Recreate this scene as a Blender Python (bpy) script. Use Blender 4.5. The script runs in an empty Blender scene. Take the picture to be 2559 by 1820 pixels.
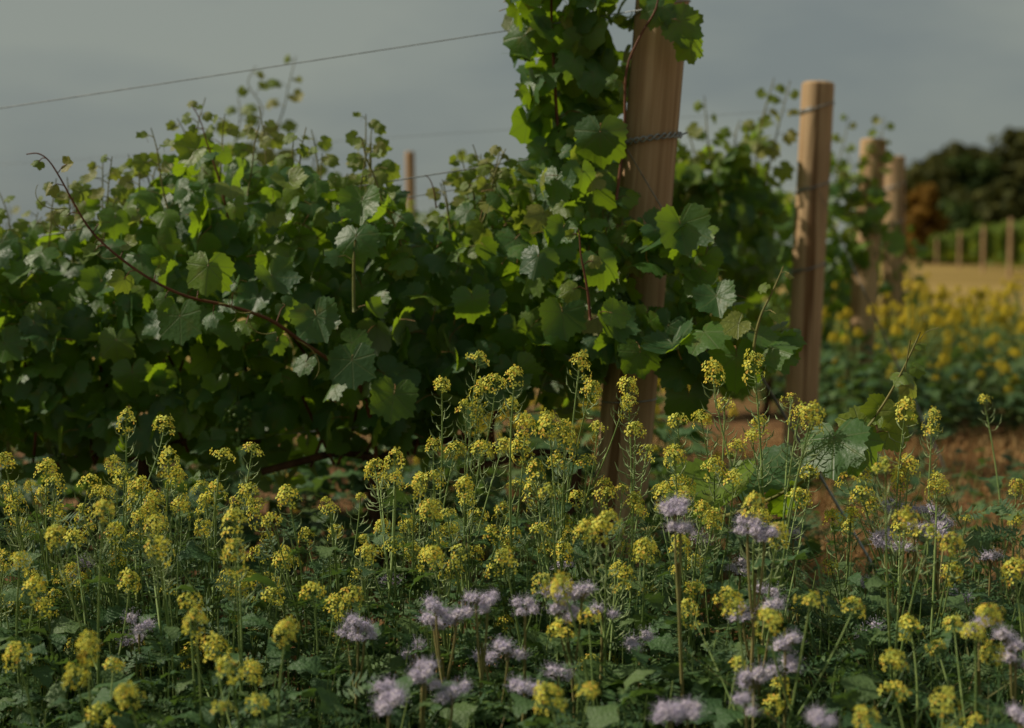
import bpy, math, random
import numpy as np
from mathutils import Vector, Matrix

R = random.Random(7)
sc = bpy.context.scene
COL = sc.collection

# ------------------------------------------------------------------ camera
FPX, CX, CY = 3554.0, 1279.5, 910.0          # 50 mm lens on 36 mm, in photograph pixels
CAMZ, HOR = 0.90, 650.0
PIT = math.atan((CY - HOR) / FPX)
cam_d = bpy.data.cameras.new('camera'); cam = bpy.data.objects.new('camera', cam_d); COL.objects.link(cam)
cam.location = (0, 0, CAMZ); cam.rotation_euler = (math.radians(90) - PIT, 0, 0)
cam_d.lens = 50; cam_d.sensor_width = 36; cam_d.clip_start = 0.05; cam_d.clip_end = 3000
cam_d.dof.use_dof = True; cam_d.dof.focus_distance = 2.75; cam_d.dof.aperture_fstop = 2.55
sc.camera = cam

# ------------------------------------------------------------------ sky, sun, exposure
SUN_EL, SUN_AZ = math.radians(42), math.radians(-84)     # azimuth from +Y towards +X
world = bpy.data.worlds.new('World'); sc.world = world; world.use_nodes = True
nt = world.node_tree; nt.nodes.clear()
def N(t, ty, **k):
    n = t.nodes.new(ty)
    for a, b in k.items(): setattr(n, a, b)
    return n
sky = N(nt, 'ShaderNodeTexSky', sky_type='NISHITA', sun_disc=False, sun_elevation=SUN_EL, sun_rotation=SUN_AZ, dust_density=3.0)
bg_sky = N(nt, 'ShaderNodeBackground'); bg_sky.inputs['Strength'].default_value = 0.08
nt.links.new(sky.outputs[0], bg_sky.inputs[0])
tc = N(nt, 'ShaderNodeTexCoord'); mp = N(nt, 'ShaderNodeMapping'); mp.inputs['Scale'].default_value = (1.4, 1.4, 4.2)
mp.inputs['Location'].default_value = (0.35, 0.0, 0.2)
nz = N(nt, 'ShaderNodeTexNoise'); nz.inputs['Scale'].default_value = 1.9; nz.inputs['Detail'].default_value = 5; nz.inputs['Roughness'].default_value = 0.5
nt.links.new(tc.outputs['Generated'], mp.inputs[0]); nt.links.new(mp.outputs[0], nz.inputs['Vector'])
cr = N(nt, 'ShaderNodeValToRGB')
cr.color_ramp.elements[0].position = 0.38; cr.color_ramp.elements[0].color = (0.258, 0.297, 0.285, 1)
cr.color_ramp.elements[1].position = 0.57; cr.color_ramp.elements[1].color = (0.362, 0.397, 0.343, 1)
nt.links.new(nz.outputs[0], cr.inputs[0])
bg_cl = N(nt, 'ShaderNodeBackground'); bg_cl.inputs['Strength'].default_value = 1.0
nt.links.new(cr.outputs[0], bg_cl.inputs[0])
mx = N(nt, 'ShaderNodeMixShader'); mx.inputs[0].default_value = 0.86
nt.links.new(bg_sky.outputs[0], mx.inputs[1]); nt.links.new(bg_cl.outputs[0], mx.inputs[2])
wo = N(nt, 'ShaderNodeOutputWorld'); nt.links.new(mx.outputs[0], wo.inputs[0])

sd = Vector((math.sin(SUN_AZ) * math.cos(SUN_EL), math.cos(SUN_AZ) * math.cos(SUN_EL), math.sin(SUN_EL)))
sl = bpy.data.lights.new('sun', 'SUN'); sl.energy = 5.0; sl.angle = math.radians(0.8); sl.color = (1.0, 0.90, 0.74)
so = bpy.data.objects.new('sun', sl); COL.objects.link(so); so.rotation_euler = (-sd).to_track_quat('-Z', 'Y').to_euler()
so.location = (-6, 3, 8)
sc.view_settings.view_transform = 'Standard'; sc.view_settings.look = 'None'
sc.view_settings.exposure = -0.36; sc.view_settings.gamma = 1.0; sc.view_settings.use_curve_mapping = False
sc.render.engine = 'CYCLES'
sc.cycles.use_denoising = True
sc.cycles.max_bounces = 6; sc.cycles.diffuse_bounces = 3; sc.cycles.glossy_bounces = 2
sc.cycles.transmission_bounces = 4; sc.cycles.transparent_max_bounces = 4
sc.cycles.sample_clamp_indirect = 4.0

# ------------------------------------------------------------------ helpers
def ray(px, py):
    u = -(py - CY) / FPX
    return Vector(((px - CX) / FPX, math.cos(PIT) + u * math.sin(PIT), -math.sin(PIT) + u * math.cos(PIT)))
def W(px, py, Y):
    """point of the vertical plane y = Y that the photograph shows at px, py (measuring aid)"""
    d = ray(px, py); t = Y / d.y
    return Vector((d.x * t, Y, CAMZ + d.z * t))
def sstep(a, b, x):
    t = min(1, max(0, (x - a) / (b - a))); return t * t * (3 - 2 * t)
def rowY(x): return 3.62 + 0.12 * (0.33 - x)
def ground(x, y):
    g = 0.50 * sstep(9, 50, y) + (0.006 * (y - 50) if y > 50 else 0)
    if x < 0: g += 0.05 * max(x, -40) - 0.035 * sstep(0, 6, -x) * max(0, y - 9)
    g += 0.05 * math.exp(-((y - rowY(x)) / 0.28) ** 2) * (1 if -6 < x < 0.8 else 0)
    return g

class MB:
    def __init__(s): s.v, s.f, s.m, s.a, s.n = [], [], [], [], 0
    def add(s, V, F, mat=0, M=None, co=None):
        V = np.asarray(V, float)
        s.a.append(V.copy() if co is None else np.asarray(co, float))
        if M is not None:
            M = np.asarray(M, float); V = V @ M[:3, :3].T + M[:3, 3]
        s.v.append(V)
        o = s.n
        for k, f in enumerate(F):
            s.f.append(tuple(i + o for i in f)); s.m.append(mat if isinstance(mat, int) else mat[k])
        s.n += len(V)
    def tube(s, pts, rad, n=6, mat=0, cap=True):
        pts = [Vector(p) for p in pts]; k = len(pts)
        if not hasattr(rad, '__len__'): rad = [rad] * k
        V, F = [], []
        up = Vector((0.31, 0.2, 0.93))
        for i, p in enumerate(pts):
            t = (pts[min(i + 1, k - 1)] - pts[max(i - 1, 0)])
            t = t.normalized() if t.length > 1e-9 else Vector((0, 0, 1))
            if abs(t.dot(up)) > 0.95: up = Vector((0.9, 0.3, 0.1))
            a = t.cross(up).normalized(); b = t.cross(a)
            for j in range(n):
                w = 2 * math.pi * j / n
                V.append(p + (a * math.cos(w) + b * math.sin(w)) * rad[i])
        for i in range(k - 1):
            for j in range(n):
                j2 = (j + 1) % n
                F.append((i * n + j, i * n + j2, (i + 1) * n + j2, (i + 1) * n + j))
        if cap:
            F.append(tuple(range(n))); F.append(tuple(range((k - 1) * n, k * n))[::-1])
        s.add([tuple(v) for v in V], F, mat)
    def mesh(s, name, mats, smooth=True):
        me = bpy.data.meshes.new(name)
        V = np.concatenate(s.v) if s.v else np.zeros((0, 3))
        me.from_pydata(V.tolist(), [], s.f)
        at = me.attributes.new('leafco', 'FLOAT_VECTOR', 'POINT')
        at.data.foreach_set('vector', np.concatenate(s.a).astype(np.float32).ravel())
        for m in mats: me.materials.append(m)
        if len(mats) > 1: me.polygons.foreach_set('material_index', s.m)
        if smooth: me.polygons.foreach_set('use_smooth', [True] * len(me.polygons))
        me.update(); return me

def link(name, me, parent=None, M=None):
    o = bpy.data.objects.new(name, me); COL.objects.link(o)
    if parent is not None: o.parent = parent
    if M is not None: o.matrix_local = M
    return o
def tag(o, label=None, cat=None, group=None, kind=None):
    if label: o['label'] = label
    if cat: o['category'] = cat
    if group: o['group'] = group
    if kind: o['kind'] = kind
    return o
def thing(name, loc, label, cat, group=None):
    o = bpy.data.objects.new(name, None); COL.objects.link(o); o.location = loc; o.empty_display_size = 0.05
    return tag(o, label, cat, group)
def basis(n, t, p, s):
    """matrix: local +Z = n, local +Y near t, origin p, scale s"""
    n = n.normalized(); x = t.cross(n)
    if x.length < 1e-4: x = Vector((1, 0, 0)).cross(n)
    x.normalize(); y = n.cross(x)
    return Matrix(((x.x * s, y.x * s, n.x * s, p.x), (x.y * s, y.y * s, n.y * s, p.y), (x.z * s, y.z * s, n.z * s, p.z), (0, 0, 0, 1)))
def rv(a=1.0): return Vector((R.uniform(-a, a), R.uniform(-a, a), R.uniform(-a, a)))
def bez(p0, p1, p2, n):
    return [p0 * (1 - t) ** 2 + p1 * 2 * t * (1 - t) + p2 * t * t for t in [i / n for i in range(n + 1)]]
def smooth_path(pts, sub=4):
    out = []
    for i in range(len(pts) - 1):
        p0, p1, p2, p3 = pts[max(i - 1, 0)], pts[i], pts[i + 1], pts[min(i + 2, len(pts) - 1)]
        for k in range(sub):
            t = k / sub
            out.append(0.5 * ((2 * p1) + (p2 - p0) * t + (2 * p0 - 5 * p1 + 4 * p2 - p3) * t * t + (3 * p1 - p0 - 3 * p2 + p3) * t ** 3))
    out.append(pts[-1]); return out

# ------------------------------------------------------------------ materials
def mat_new(name):
    m = bpy.data.materials.new(name); m.use_nodes = True; m.node_tree.nodes.clear()
    return m, m.node_tree
def rnd_value(t):
    """one random number per object and per loose piece"""
    oi = N(t, 'ShaderNodeObjectInfo'); ge = N(t, 'ShaderNodeNewGeometry')
    ad = N(t, 'ShaderNodeMath', operation='ADD'); fr = N(t, 'ShaderNodeMath', operation='FRACT')
    t.links.new(oi.outputs['Random'], ad.inputs[0]); t.links.new(ge.outputs['Random Per Island'], ad.inputs[1]); t.links.new(ad.outputs[0], fr.inputs[0])
    return fr.outputs[0]
def ramp(t, fac, stops):
    r = N(t, 'ShaderNodeValToRGB'); e = r.color_ramp.elements
    while len(e) < len(stops): e.new(0.5)
    for k, (p, c) in enumerate(stops): e[k].position = p; e[k].color = (*c, 1)
    t.links.new(fac, r.inputs[0]); return r.outputs[0]
def mixc(t, a, b, fac, mode='MIX'):
    m = N(t, 'ShaderNodeMix', data_type='RGBA', blend_type=mode)
    for s, v in ((m.inputs[0], fac), (m.inputs[6], a), (m.inputs[7], b)):
        if hasattr(v, 'links'): t.links.new(v, s)
        elif isinstance(v, tuple): s.default_value = (*v, 1)
        else: s.default_value = v
    return m.outputs[2]
def leafy(name, stops, trans, tfac=0.35, rough=0.45, spec=0.45, veins=False, under=None, bump=0.25, bscale=9):
    m, t = mat_new(name); r = rnd_value(t)
    col = ramp(t, r, stops)
    tcol = mixc(t, trans, col, 0.25)
    at = N(t, 'ShaderNodeAttribute', attribute_name='leafco')
    nz = N(t, 'ShaderNodeTexNoise'); nz.inputs['Scale'].default_value = bscale; nz.inputs['Detail'].default_value = 3
    t.links.new(at.outputs['Vector'], nz.inputs['Vector'])
    col = mixc(t, col, mixc(t, col, (1.35, 1.3, 1.1), 1.0, 'MULTIPLY'), nz.outputs[0])
    height = nz.outputs[0]
    if veins:
        of = N(t, 'ShaderNodeVectorMath', operation='ADD'); t.links.new(at.outputs['Vector'], of.inputs[0]); cb = N(t, 'ShaderNodeCombineXYZ')
        mu = N(t, 'ShaderNodeMath', operation='MULTIPLY'); t.links.new(r, mu.inputs[0]); mu.inputs[1].default_value = 60; t.links.new(mu.outputs[0], cb.inputs[2]); t.links.new(cb.outputs[0], of.inputs[1])
        n2 = N(t, 'ShaderNodeTexNoise'); n2.inputs['Scale'].default_value = 3.2; n2.inputs['Detail'].default_value = 4; t.links.new(of.outputs[0], n2.inputs['Vector'])
        br = N(t, 'ShaderNodeMapRange'); br.inputs[1].default_value = 0.60; br.inputs[2].default_value = 0.74; br.inputs[4].default_value = 0.7; t.links.new(n2.outputs[0], br.inputs[0])
        col = mixc(t, col, (0.15, 0.13, 0.03), br.outputs[0])
        sp = N(t, 'ShaderNodeSeparateXYZ'); t.links.new(at.outputs['Vector'], sp.inputs[0])
        an = N(t, 'ShaderNodeMath', operation='ARCTAN2'); t.links.new(sp.outputs[0], an.inputs[0]); t.links.new(sp.outputs[1], an.inputs[1])
        dv = N(t, 'ShaderNodeMath', operation='DIVIDE'); t.links.new(an.outputs[0], dv.inputs[0]); dv.inputs[1].default_value = 0.86
        pp = N(t, 'ShaderNodeMath', operation='PINGPONG'); t.links.new(dv.outputs[0], pp.inputs[0]); pp.inputs[1].default_value = 0.5
        ln = N(t, 'ShaderNodeVectorMath', operation='LENGTH'); t.links.new(at.outputs['Vector'], ln.inputs[0])
        ml = N(t, 'ShaderNodeMath', operation='MULTIPLY'); t.links.new(pp.outputs[0], ml.inputs[0]); t.links.new(ln.outputs['Value'], ml.inputs[1])
        mr = N(t, 'ShaderNodeMapRange'); mr.inputs[1].default_value = 0.006; mr.inputs[2].default_value = 0.022; mr.inputs[3].default_value = 1; mr.inputs[4].default_value = 0
        t.links.new(ml.outputs[0], mr.inputs[0])
        col = mixc(t, col, mixc(t, col, (0.13, 0.17, 0.055), 0.6), mr.outputs[0])
        tcol = mixc(t, tcol, mixc(t, tcol, (0.1, 0.14, 0.03), 0.3), mr.outputs[0])
        sb = N(t, 'ShaderNodeMath', operation='SUBTRACT'); t.links.new(nz.outputs[0], sb.inputs[0]); t.links.new(mr.outputs[0], sb.inputs[1]); height = sb.outputs[0]
    if under:
        ge = N(t, 'ShaderNodeNewGeometry')
        col = mixc(t, col, under, ge.outputs['Backfacing'])
    p = N(t, 'ShaderNodeBsdfPrincipled'); t.links.new(col, p.inputs['Base Color']); p.inputs['Roughness'].default_value = rough; p.inputs['Specular IOR Level'].default_value = spec
    tr = N(t, 'ShaderNodeBsdfTranslucent'); t.links.new(tcol, tr.inputs[0])
    bp = N(t, 'ShaderNodeBump'); bp.inputs['Strength'].default_value = bump; bp.inputs['Distance'].default_value = 0.01
    t.links.new(height, bp.inputs['Height']); t.links.new(bp.outputs[0], p.inputs['Normal'])
    x = N(t, 'ShaderNodeMixShader'); x.inputs[0].default_value = tfac
    t.links.new(p.outputs[0], x.inputs[1]); t.links.new(tr.outputs[0], x.inputs[2])
    o = N(t, 'ShaderNodeOutputMaterial'); t.links.new(x.outputs[0], o.inputs[0]); return m
def plain(name, stops, rough=0.7, scale=40, stretch=(1, 1, 1), bump=0.3, spec=0.3, coord='Object', metal=0, detail=5, bdist=0.004):
    m, t = mat_new(name); tc = N(t, 'ShaderNodeTexCoord'); mp = N(t, 'ShaderNodeMapping'); mp.inputs['Scale'].default_value = stretch
    nz = N(t, 'ShaderNodeTexNoise'); nz.inputs['Scale'].default_value = scale; nz.inputs['Detail'].default_value = detail
    t.links.new(tc.outputs[coord], mp.inputs[0]); t.links.new(mp.outputs[0], nz.inputs['Vector'])
    col = ramp(t, nz.outputs[0], stops)
    p = N(t, 'ShaderNodeBsdfPrincipled'); t.links.new(col, p.inputs['Base Color']); p.inputs['Roughness'].default_value = rough
    p.inputs['Specular IOR Level'].default_value = spec; p.inputs['Metallic'].default_value = metal
    bp = N(t, 'ShaderNodeBump'); bp.inputs['Strength'].default_value = bump; bp.inputs['Distance'].default_value = bdist
    t.links.new(nz.outputs[0], bp.inputs['Height']); t.links.new(bp.outputs[0], p.inputs['Normal'])
    o = N(t, 'ShaderNodeOutputMaterial'); t.links.new(p.outputs[0], o.inputs[0]); return m

M_LEAF = leafy('vine_leaf', [(0.0, (0.030, 0.080, 0.034)), (0.5, (0.045, 0.112, 0.032)), (0.8, (0.075, 0.152, 0.024)), (1.0, (0.12, 0.19, 0.020))],
               (0.42, 0.64, 0.010), 0.42, 0.44, 0.42, True, (0.15, 0.20, 0.115), 0.22, 11)
M_YOUNG = leafy('young_vine_leaf', [(0.0, (0.10, 0.17, 0.025)), (0.6, (0.15, 0.21, 0.03)), (1.0, (0.24, 0.22, 0.07))], (0.40, 0.50, 0.03), 0.45, 0.45, 0.4, True, (0.22, 0.26, 0.12), 0.3, 9)
M_PETI = plain('petiole', [(0.3, (0.16, 0.13, 0.03)), (0.7, (0.24, 0.10, 0.04))], 0.6, 30)
M_CANE = plain('cane', [(0.3, (0.085, 0.028, 0.014)), (0.7, (0.17, 0.065, 0.025))], 0.6, 25)
M_CANEG = plain('green_cane', [(0.3, (0.12, 0.14, 0.035)), (0.7, (0.23, 0.19, 0.055))], 0.6, 25)
M_BARK = plain('bark', [(0.3, (0.035, 0.018, 0.010)), (0.7, (0.13, 0.07, 0.04))], 0.9, 30, (1, 1, 0.15), 0.8, 0.1)
M_GRAPE = plain('grape_skin', [(0.3, (0.06, 0.11, 0.02)), (0.7, (0.10, 0.16, 0.03))], 0.4, 20)
M_STEM = plain('mustard_stem', [(0.3, (0.12, 0.20, 0.05)), (0.7, (0.24, 0.31, 0.09))], 0.6, 30)
M_POD = plain('mustard_pod', [(0.3, (0.17, 0.26, 0.09)), (0.7, (0.34, 0.39, 0.18))], 0.55, 30)
M_PETAL = leafy('mustard_petal', [(0.0, (0.62, 0.70, 0.16)), (0.45, (0.74, 0.70, 0.13)), (0.8, (0.78, 0.60, 0.09)), (1.0, (0.72, 0.41, 0.10))], (0.76, 0.70, 0.07), 0.38, 0.7, 0.1, False, None, 0.05)
M_PETALD = leafy('deep_mustard_petal', [(0.0, (0.46, 0.40, 0.03)), (1.0, (0.55, 0.38, 0.03))], (0.5, 0.4, 0.02), 0.3, 0.7, 0.1, False, None, 0.0)
M_BUD = leafy('mustard_bud', [(0.0, (0.36, 0.45, 0.09)), (1.0, (0.56, 0.58, 0.12))], (0.4, 0.42, 0.05), 0.2, 0.6, 0.2, False, None, 0.05)
M_MLEAF = leafy('mustard_leaf', [(0.0, (0.035, 0.085, 0.035)), (0.6, (0.06, 0.125, 0.045)), (1.0, (0.11, 0.17, 0.06))], (0.16, 0.28, 0.03), 0.3, 0.5, 0.4, False, (0.13, 0.18, 0.11), 0.5, 12)
M_LILAC = leafy('phacelia_petal', [(0.0, (0.46, 0.42, 0.66)), (0.5, (0.64, 0.59, 0.74)), (1.0, (0.78, 0.72, 0.77))], (0.68, 0.62, 0.70), 0.3, 0.7, 0.1, False, None, 0.05)
M_STAMEN = plain('phacelia_stamen', [(0.3, (0.52, 0.46, 0.64)), (0.7, (0.74, 0.69, 0.78))], 0.7, 30)
M_CALYX = plain('phacelia_calyx', [(0.3, (0.12, 0.13, 0.06)), (0.7, (0.24, 0.19, 0.10))], 0.8, 60)
M_PSTEM = plain('phacelia_stem', [(0.3, (0.16, 0.17, 0.05)), (0.7, (0.28, 0.22, 0.08))], 0.7, 30)
M_PLEAF = leafy('phacelia_leaf', [(0.0, (0.04, 0.09, 0.025)), (1.0, (0.09, 0.15, 0.04))], (0.16, 0.26, 0.04), 0.3, 0.6, 0.3, False, None, 0.3)
M_DRY = leafy('dry_grass', [(0.0, (0.20, 0.10, 0.04)), (0.6, (0.33, 0.19, 0.08)), (1.0, (0.46, 0.33, 0.15))], (0.4, 0.24, 0.08), 0.25, 0.7, 0.2, False, None, 0.0)
M_GRASS = leafy('green_grass', [(0.0, (0.04, 0.09, 0.03)), (0.7, (0.07, 0.13, 0.04)), (1.0, (0.26, 0.19, 0.09))], (0.15, 0.25, 0.03), 0.3, 0.5, 0.3, False, None, 0.0)
M_WIRE = plain('galvanised_wire', [(0.3, (0.22, 0.24, 0.24)), (0.7, (0.40, 0.42, 0.42))], 0.45, 60, (1, 1, 1), 0.1, 0.5, 'Object', 0.6)
M_TREE = leafy('far_tree_leaf', [(0.0, (0.028, 0.036, 0.008)), (0.6, (0.046, 0.052, 0.011)), (1.0, (0.070, 0.070, 0.014))], (0.10, 0.10, 0.015), 0.2, 0.7, 0.15, False, None, 0.0)
M_TREE2 = leafy('far_bush_leaf', [(0.0, (0.030, 0.055, 0.014)), (1.0, (0.06, 0.09, 0.018))], (0.10, 0.14, 0.015), 0.2, 0.7, 0.15, False, None, 0.0)
M_GOLD = leafy('golden_leaf', [(0.0, (0.13, 0.075, 0.012)), (1.0, (0.22, 0.115, 0.016))], (0.22, 0.13, 0.02), 0.3, 0.7, 0.15, False, None, 0.0)
M_FARV = leafy('far_vine_leaf', [(0.0, (0.07, 0.13, 0.022)), (1.0, (0.14, 0.19, 0.026))], (0.42, 0.50, 0.02), 0.45, 0.6, 0.2, False, None, 0.0)

def wood():
    m, t = mat_new('post_wood'); tc = N(t, 'ShaderNodeTexCoord')
    oi = N(t, 'ShaderNodeObjectInfo')
    def noise(scale, stretch, detail=4, dist=0.0):
        mp = N(t, 'ShaderNodeMapping'); mp.inputs['Scale'].default_value = stretch
        ad = N(t, 'ShaderNodeVectorMath', operation='ADD'); t.links.new(tc.outputs['Object'], ad.inputs[0]); t.links.new(oi.outputs['Location'], ad.inputs[1])
        t.links.new(ad.outputs[0], mp.inputs[0])
        n = N(t, 'ShaderNodeTexNoise'); n.inputs['Scale'].default_value = scale; n.inputs['Detail'].default_value = detail; n.inputs['Distortion'].default_value = dist
        t.links.new(mp.outputs[0], n.inputs['Vector']); return n.outputs[0]
    g = noise(60, (1, 1, 0.035), 5, 0.4); b = noise(5, (1, 1, 0.4), 3); k = noise(26, (1, 1, 0.02), 2)
    col = ramp(t, g, [(0.25, (0.31, 0.205, 0.11)), (0.5, (0.46, 0.32, 0.182)), (0.75, (0.60, 0.45, 0.28))])
    col = mixc(t, col, ramp(t, b, [(0.3, (0.75, 0.68, 0.62)), (0.7, (1.1, 1.06, 1.0))]), 0.9, 'MULTIPLY')
    crk = N(t, 'ShaderNodeMapRange'); crk.inputs[1].default_value = 0.36; crk.inputs[2].default_value = 0.395; t.links.new(k, crk.inputs[0])
    col = mixc(t, mixc(t, col, (0.42, 0.34, 0.28), 1.0, 'MULTIPLY'), col, crk.outputs[0])
    p = N(t, 'ShaderNodeBsdfPrincipled'); t.links.new(col, p.inputs['Base Color']); p.inputs['Roughness'].default_value = 0.8; p.inputs['Specular IOR Level'].default_value = 0.2
    h = N(t, 'ShaderNodeMath', operation='ADD'); t.links.new(g, h.inputs[0]); t.links.new(crk.outputs[0], h.inputs[1])
    bp = N(t, 'ShaderNodeBump'); bp.inputs['Strength'].default_value = 0.5; bp.inputs['Distance'].default_value = 0.003
    t.links.new(h.outputs[0], bp.inputs['Height']); t.links.new(bp.outputs[0], p.inputs['Normal'])
    o = N(t, 'ShaderNodeOutputMaterial'); t.links.new(p.outputs[0], o.inputs[0]); return m
M_WOOD = wood()

def soil():
    m, t = mat_new('soil_and_stubble'); ge = N(t, 'ShaderNodeNewGeometry')
    def noise(scale, detail=6, stretch=(1, 1, 1)):
        mp = N(t, 'ShaderNodeMapping'); mp.inputs['Scale'].default_value = stretch; t.links.new(ge.outputs['Position'], mp.inputs[0])
        n = N(t, 'ShaderNodeTexNoise'); n.inputs['Scale'].default_value = scale; n.inputs['Detail'].default_value = detail; n.inputs['Roughness'].default_value = 0.65
        t.links.new(mp.outputs[0], n.inputs['Vector']); return n.outputs[0]
    a, b, s = noise(9), noise(1.2, 3), noise(0.16, 4, (0.35, 1.6, 1))
    near = ramp(t, a, [(0.3, (0.075, 0.044, 0.022)), (0.5, (0.17, 0.092, 0.042)), (0.72, (0.29, 0.18, 0.09))])
    near = mixc(t, near, ramp(t, b, [(0.35, (0.7, 0.7, 0.7)), (0.65, (1.1, 1.05, 1.0))]), 0.8, 'MULTIPLY')
    far = ramp(t, s, [(0.35, (0.19, 0.125, 0.036)), (0.5, (0.29, 0.20, 0.058)), (0.65, (0.38, 0.265, 0.09))])
    sp = N(t, 'ShaderNodeSeparateXYZ'); t.links.new(ge.outputs['Position'], sp.inputs[0])
    mr = N(t, 'ShaderNodeMapRange'); mr.inputs[1].default_value = 8; mr.inputs[2].default_value = 13; t.links.new(sp.outputs[1], mr.inputs[0])
    col = mixc(t, near, far, mr.outputs[0])
    p = N(t, 'ShaderNodeBsdfPrincipled'); t.links.new(col, p.inputs['Base Color']); p.inputs['Roughness'].default_value = 0.95; p.inputs['Specular IOR Level'].default_value = 0.1
    bp = N(t, 'ShaderNodeBump'); bp.inputs['Strength'].default_value = 0.8; bp.inputs['Distance'].default_value = 0.03
    t.links.new(a, bp.inputs['Height']); t.links.new(bp.outputs[0], p.inputs['Normal'])
    o = N(t, 'ShaderNodeOutputMaterial'); t.links.new(p.outputs[0], o.inputs[0]); return m
M_SOIL = soil()

# ------------------------------------------------------------------ ground
def build_ground():
    def axis(lo, hi, c, k, n):
        a = np.sinh(np.linspace(np.arcsinh((lo - c) / k), np.arcsinh((hi - c) / k), n)) * k + c
        return a
    xs = axis(-900, 900, 0.3, 1.2, 150); ys = axis(-60, 1500, 3.4, 1.2, 170)
    rr = random.Random(3); V, F = [], []
    for y in ys:
        for x in xs:
            d = math.hypot(x, y); j = 0.022 if d < 14 else 0.0
            V.append((x, y, ground(x, y) + rr.uniform(-j, j)))
    n = len(xs)
    for i in range(len(ys) - 1):
        for k in range(n - 1): F.append((i * n + k, i * n + k + 1, (i + 1) * n + k + 1, (i + 1) * n + k))
    b = MB(); b.add(V, F)
    tag(link('ground', b.mesh('ground', [M_SOIL])), kind='structure')
build_ground()

# ------------------------------------------------------------------ posts
def post_mesh(H, r, seed, ngroove=6, below=0.15):
    rr = random.Random(seed); ns = 72; rows = [-below + (H + below) * i / 34 for i in range(35)]
    ph = [rr.uniform(0, 6.28) for _ in range(4)]
    gr = [(rr.uniform(0, 6.28), rr.uniform(0.004, 0.009) if ngroove > 3 else 0.002, rr.uniform(-0.2, 0.7) * H, rr.uniform(0.5, 1.3) * H, rr.uniform(0.035, 0.06)) for _ in range(ngroove)]
    V, F = [], []
    for z in rows:
        for j in range(ns):
            w = 2 * math.pi * j / ns
            q = r * (1 + 0.018 * math.sin(2 * w + ph[0]) + 0.012 * math.sin(3 * w + ph[1] + z * 1.4) + 0.01 * math.sin(5 * z + ph[2])) * (1 - 0.045 * z / H)
            for a, dep, z0, z1, wd in gr:
                dd = abs((w - a - 0.05 * math.sin(z * 5 + a) + math.pi) % (2 * math.pi) - math.pi)
                if dd < wd * 1.6 and z0 < z < z1: q -= dep * max(0, 1 - dd / (wd * 1.6))
            V.append((q * math.cos(w), q * math.sin(w), z))
    for i in range(len(rows) - 1):
        for j in range(ns):
            j2 = (j + 1) % ns; F.append((i * ns + j, i * ns + j2, (i + 1) * ns + j2, (i + 1) * ns + j))
    b = MB(); b.add(V, F)
    t0 = (len(rows) - 1) * ns
    V2 = [(V[t0 + j][0] * 0.88, V[t0 + j][1] * 0.88, H + 0.009) for j in range(ns)] + [(0, 0, H + 0.011)]
    b.add([V[t0 + j] for j in range(ns)] + V2, [(j, (j + 1) % ns, ns + (j + 1) % ns, ns + j) for j in range(ns)] + [(ns + j, ns + (j + 1) % ns, 2 * ns) for j in range(ns)])
    return b.mesh('post', [M_WOOD])
POSTS = {}
def post(key, base_px, top_px, Y, r, label, seed, group=None, H=None, name='wooden_post'):
    a, b = W(*base_px, Y), W(*top_px, Y)
    ax = (b - a).normalized(); k = (a.z - ground(a.x, Y)) / ax.z; base = a - ax * k
    Hh = H or (b - base).length
    o = tag(link(name, post_mesh(Hh, r, seed, 7 if key == 1 else 0)), label, 'post', group)
    o.matrix_world = Matrix.Translation(base) @ Vector((0, 0, 1)).rotation_difference(ax).to_matrix().to_4x4()
    POSTS[key] = (base, ax, Hh, r); return o
PG = 'round wooden posts of the vine rows'
post(1, (1546, 1300), (1655, 0), 3.62, 0.069, 'thick cracked wooden end post with twisted wire and vine leaves around it', 1, PG, H=1.78)
post(2, (1995, 1150), (2044, 212), 5.80, 0.068, 'bare wooden end post with flat sawn top and three wire wraps', 2, PG)
post(3, (2158, 760), (2183, 352), 8.0, 0.075, 'weathered wooden end post with leaves climbing over its middle', 5, PG)
post(4, (2232, 760), (2236, 394), 10.2, 0.076, 'pale grey-brown end post behind the leaf-covered end post', 9, PG)
post(5, (1030, 700), (1024, 382), 10.6, 0.036, 'slim wooden post rising above the vine leaves against the sky', 11, PG)
post(6, (-1700, 1300), (-1700, 60), 4.2, 0.04, 'slim wooden post far along the first vine row', 12, PG)

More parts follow.
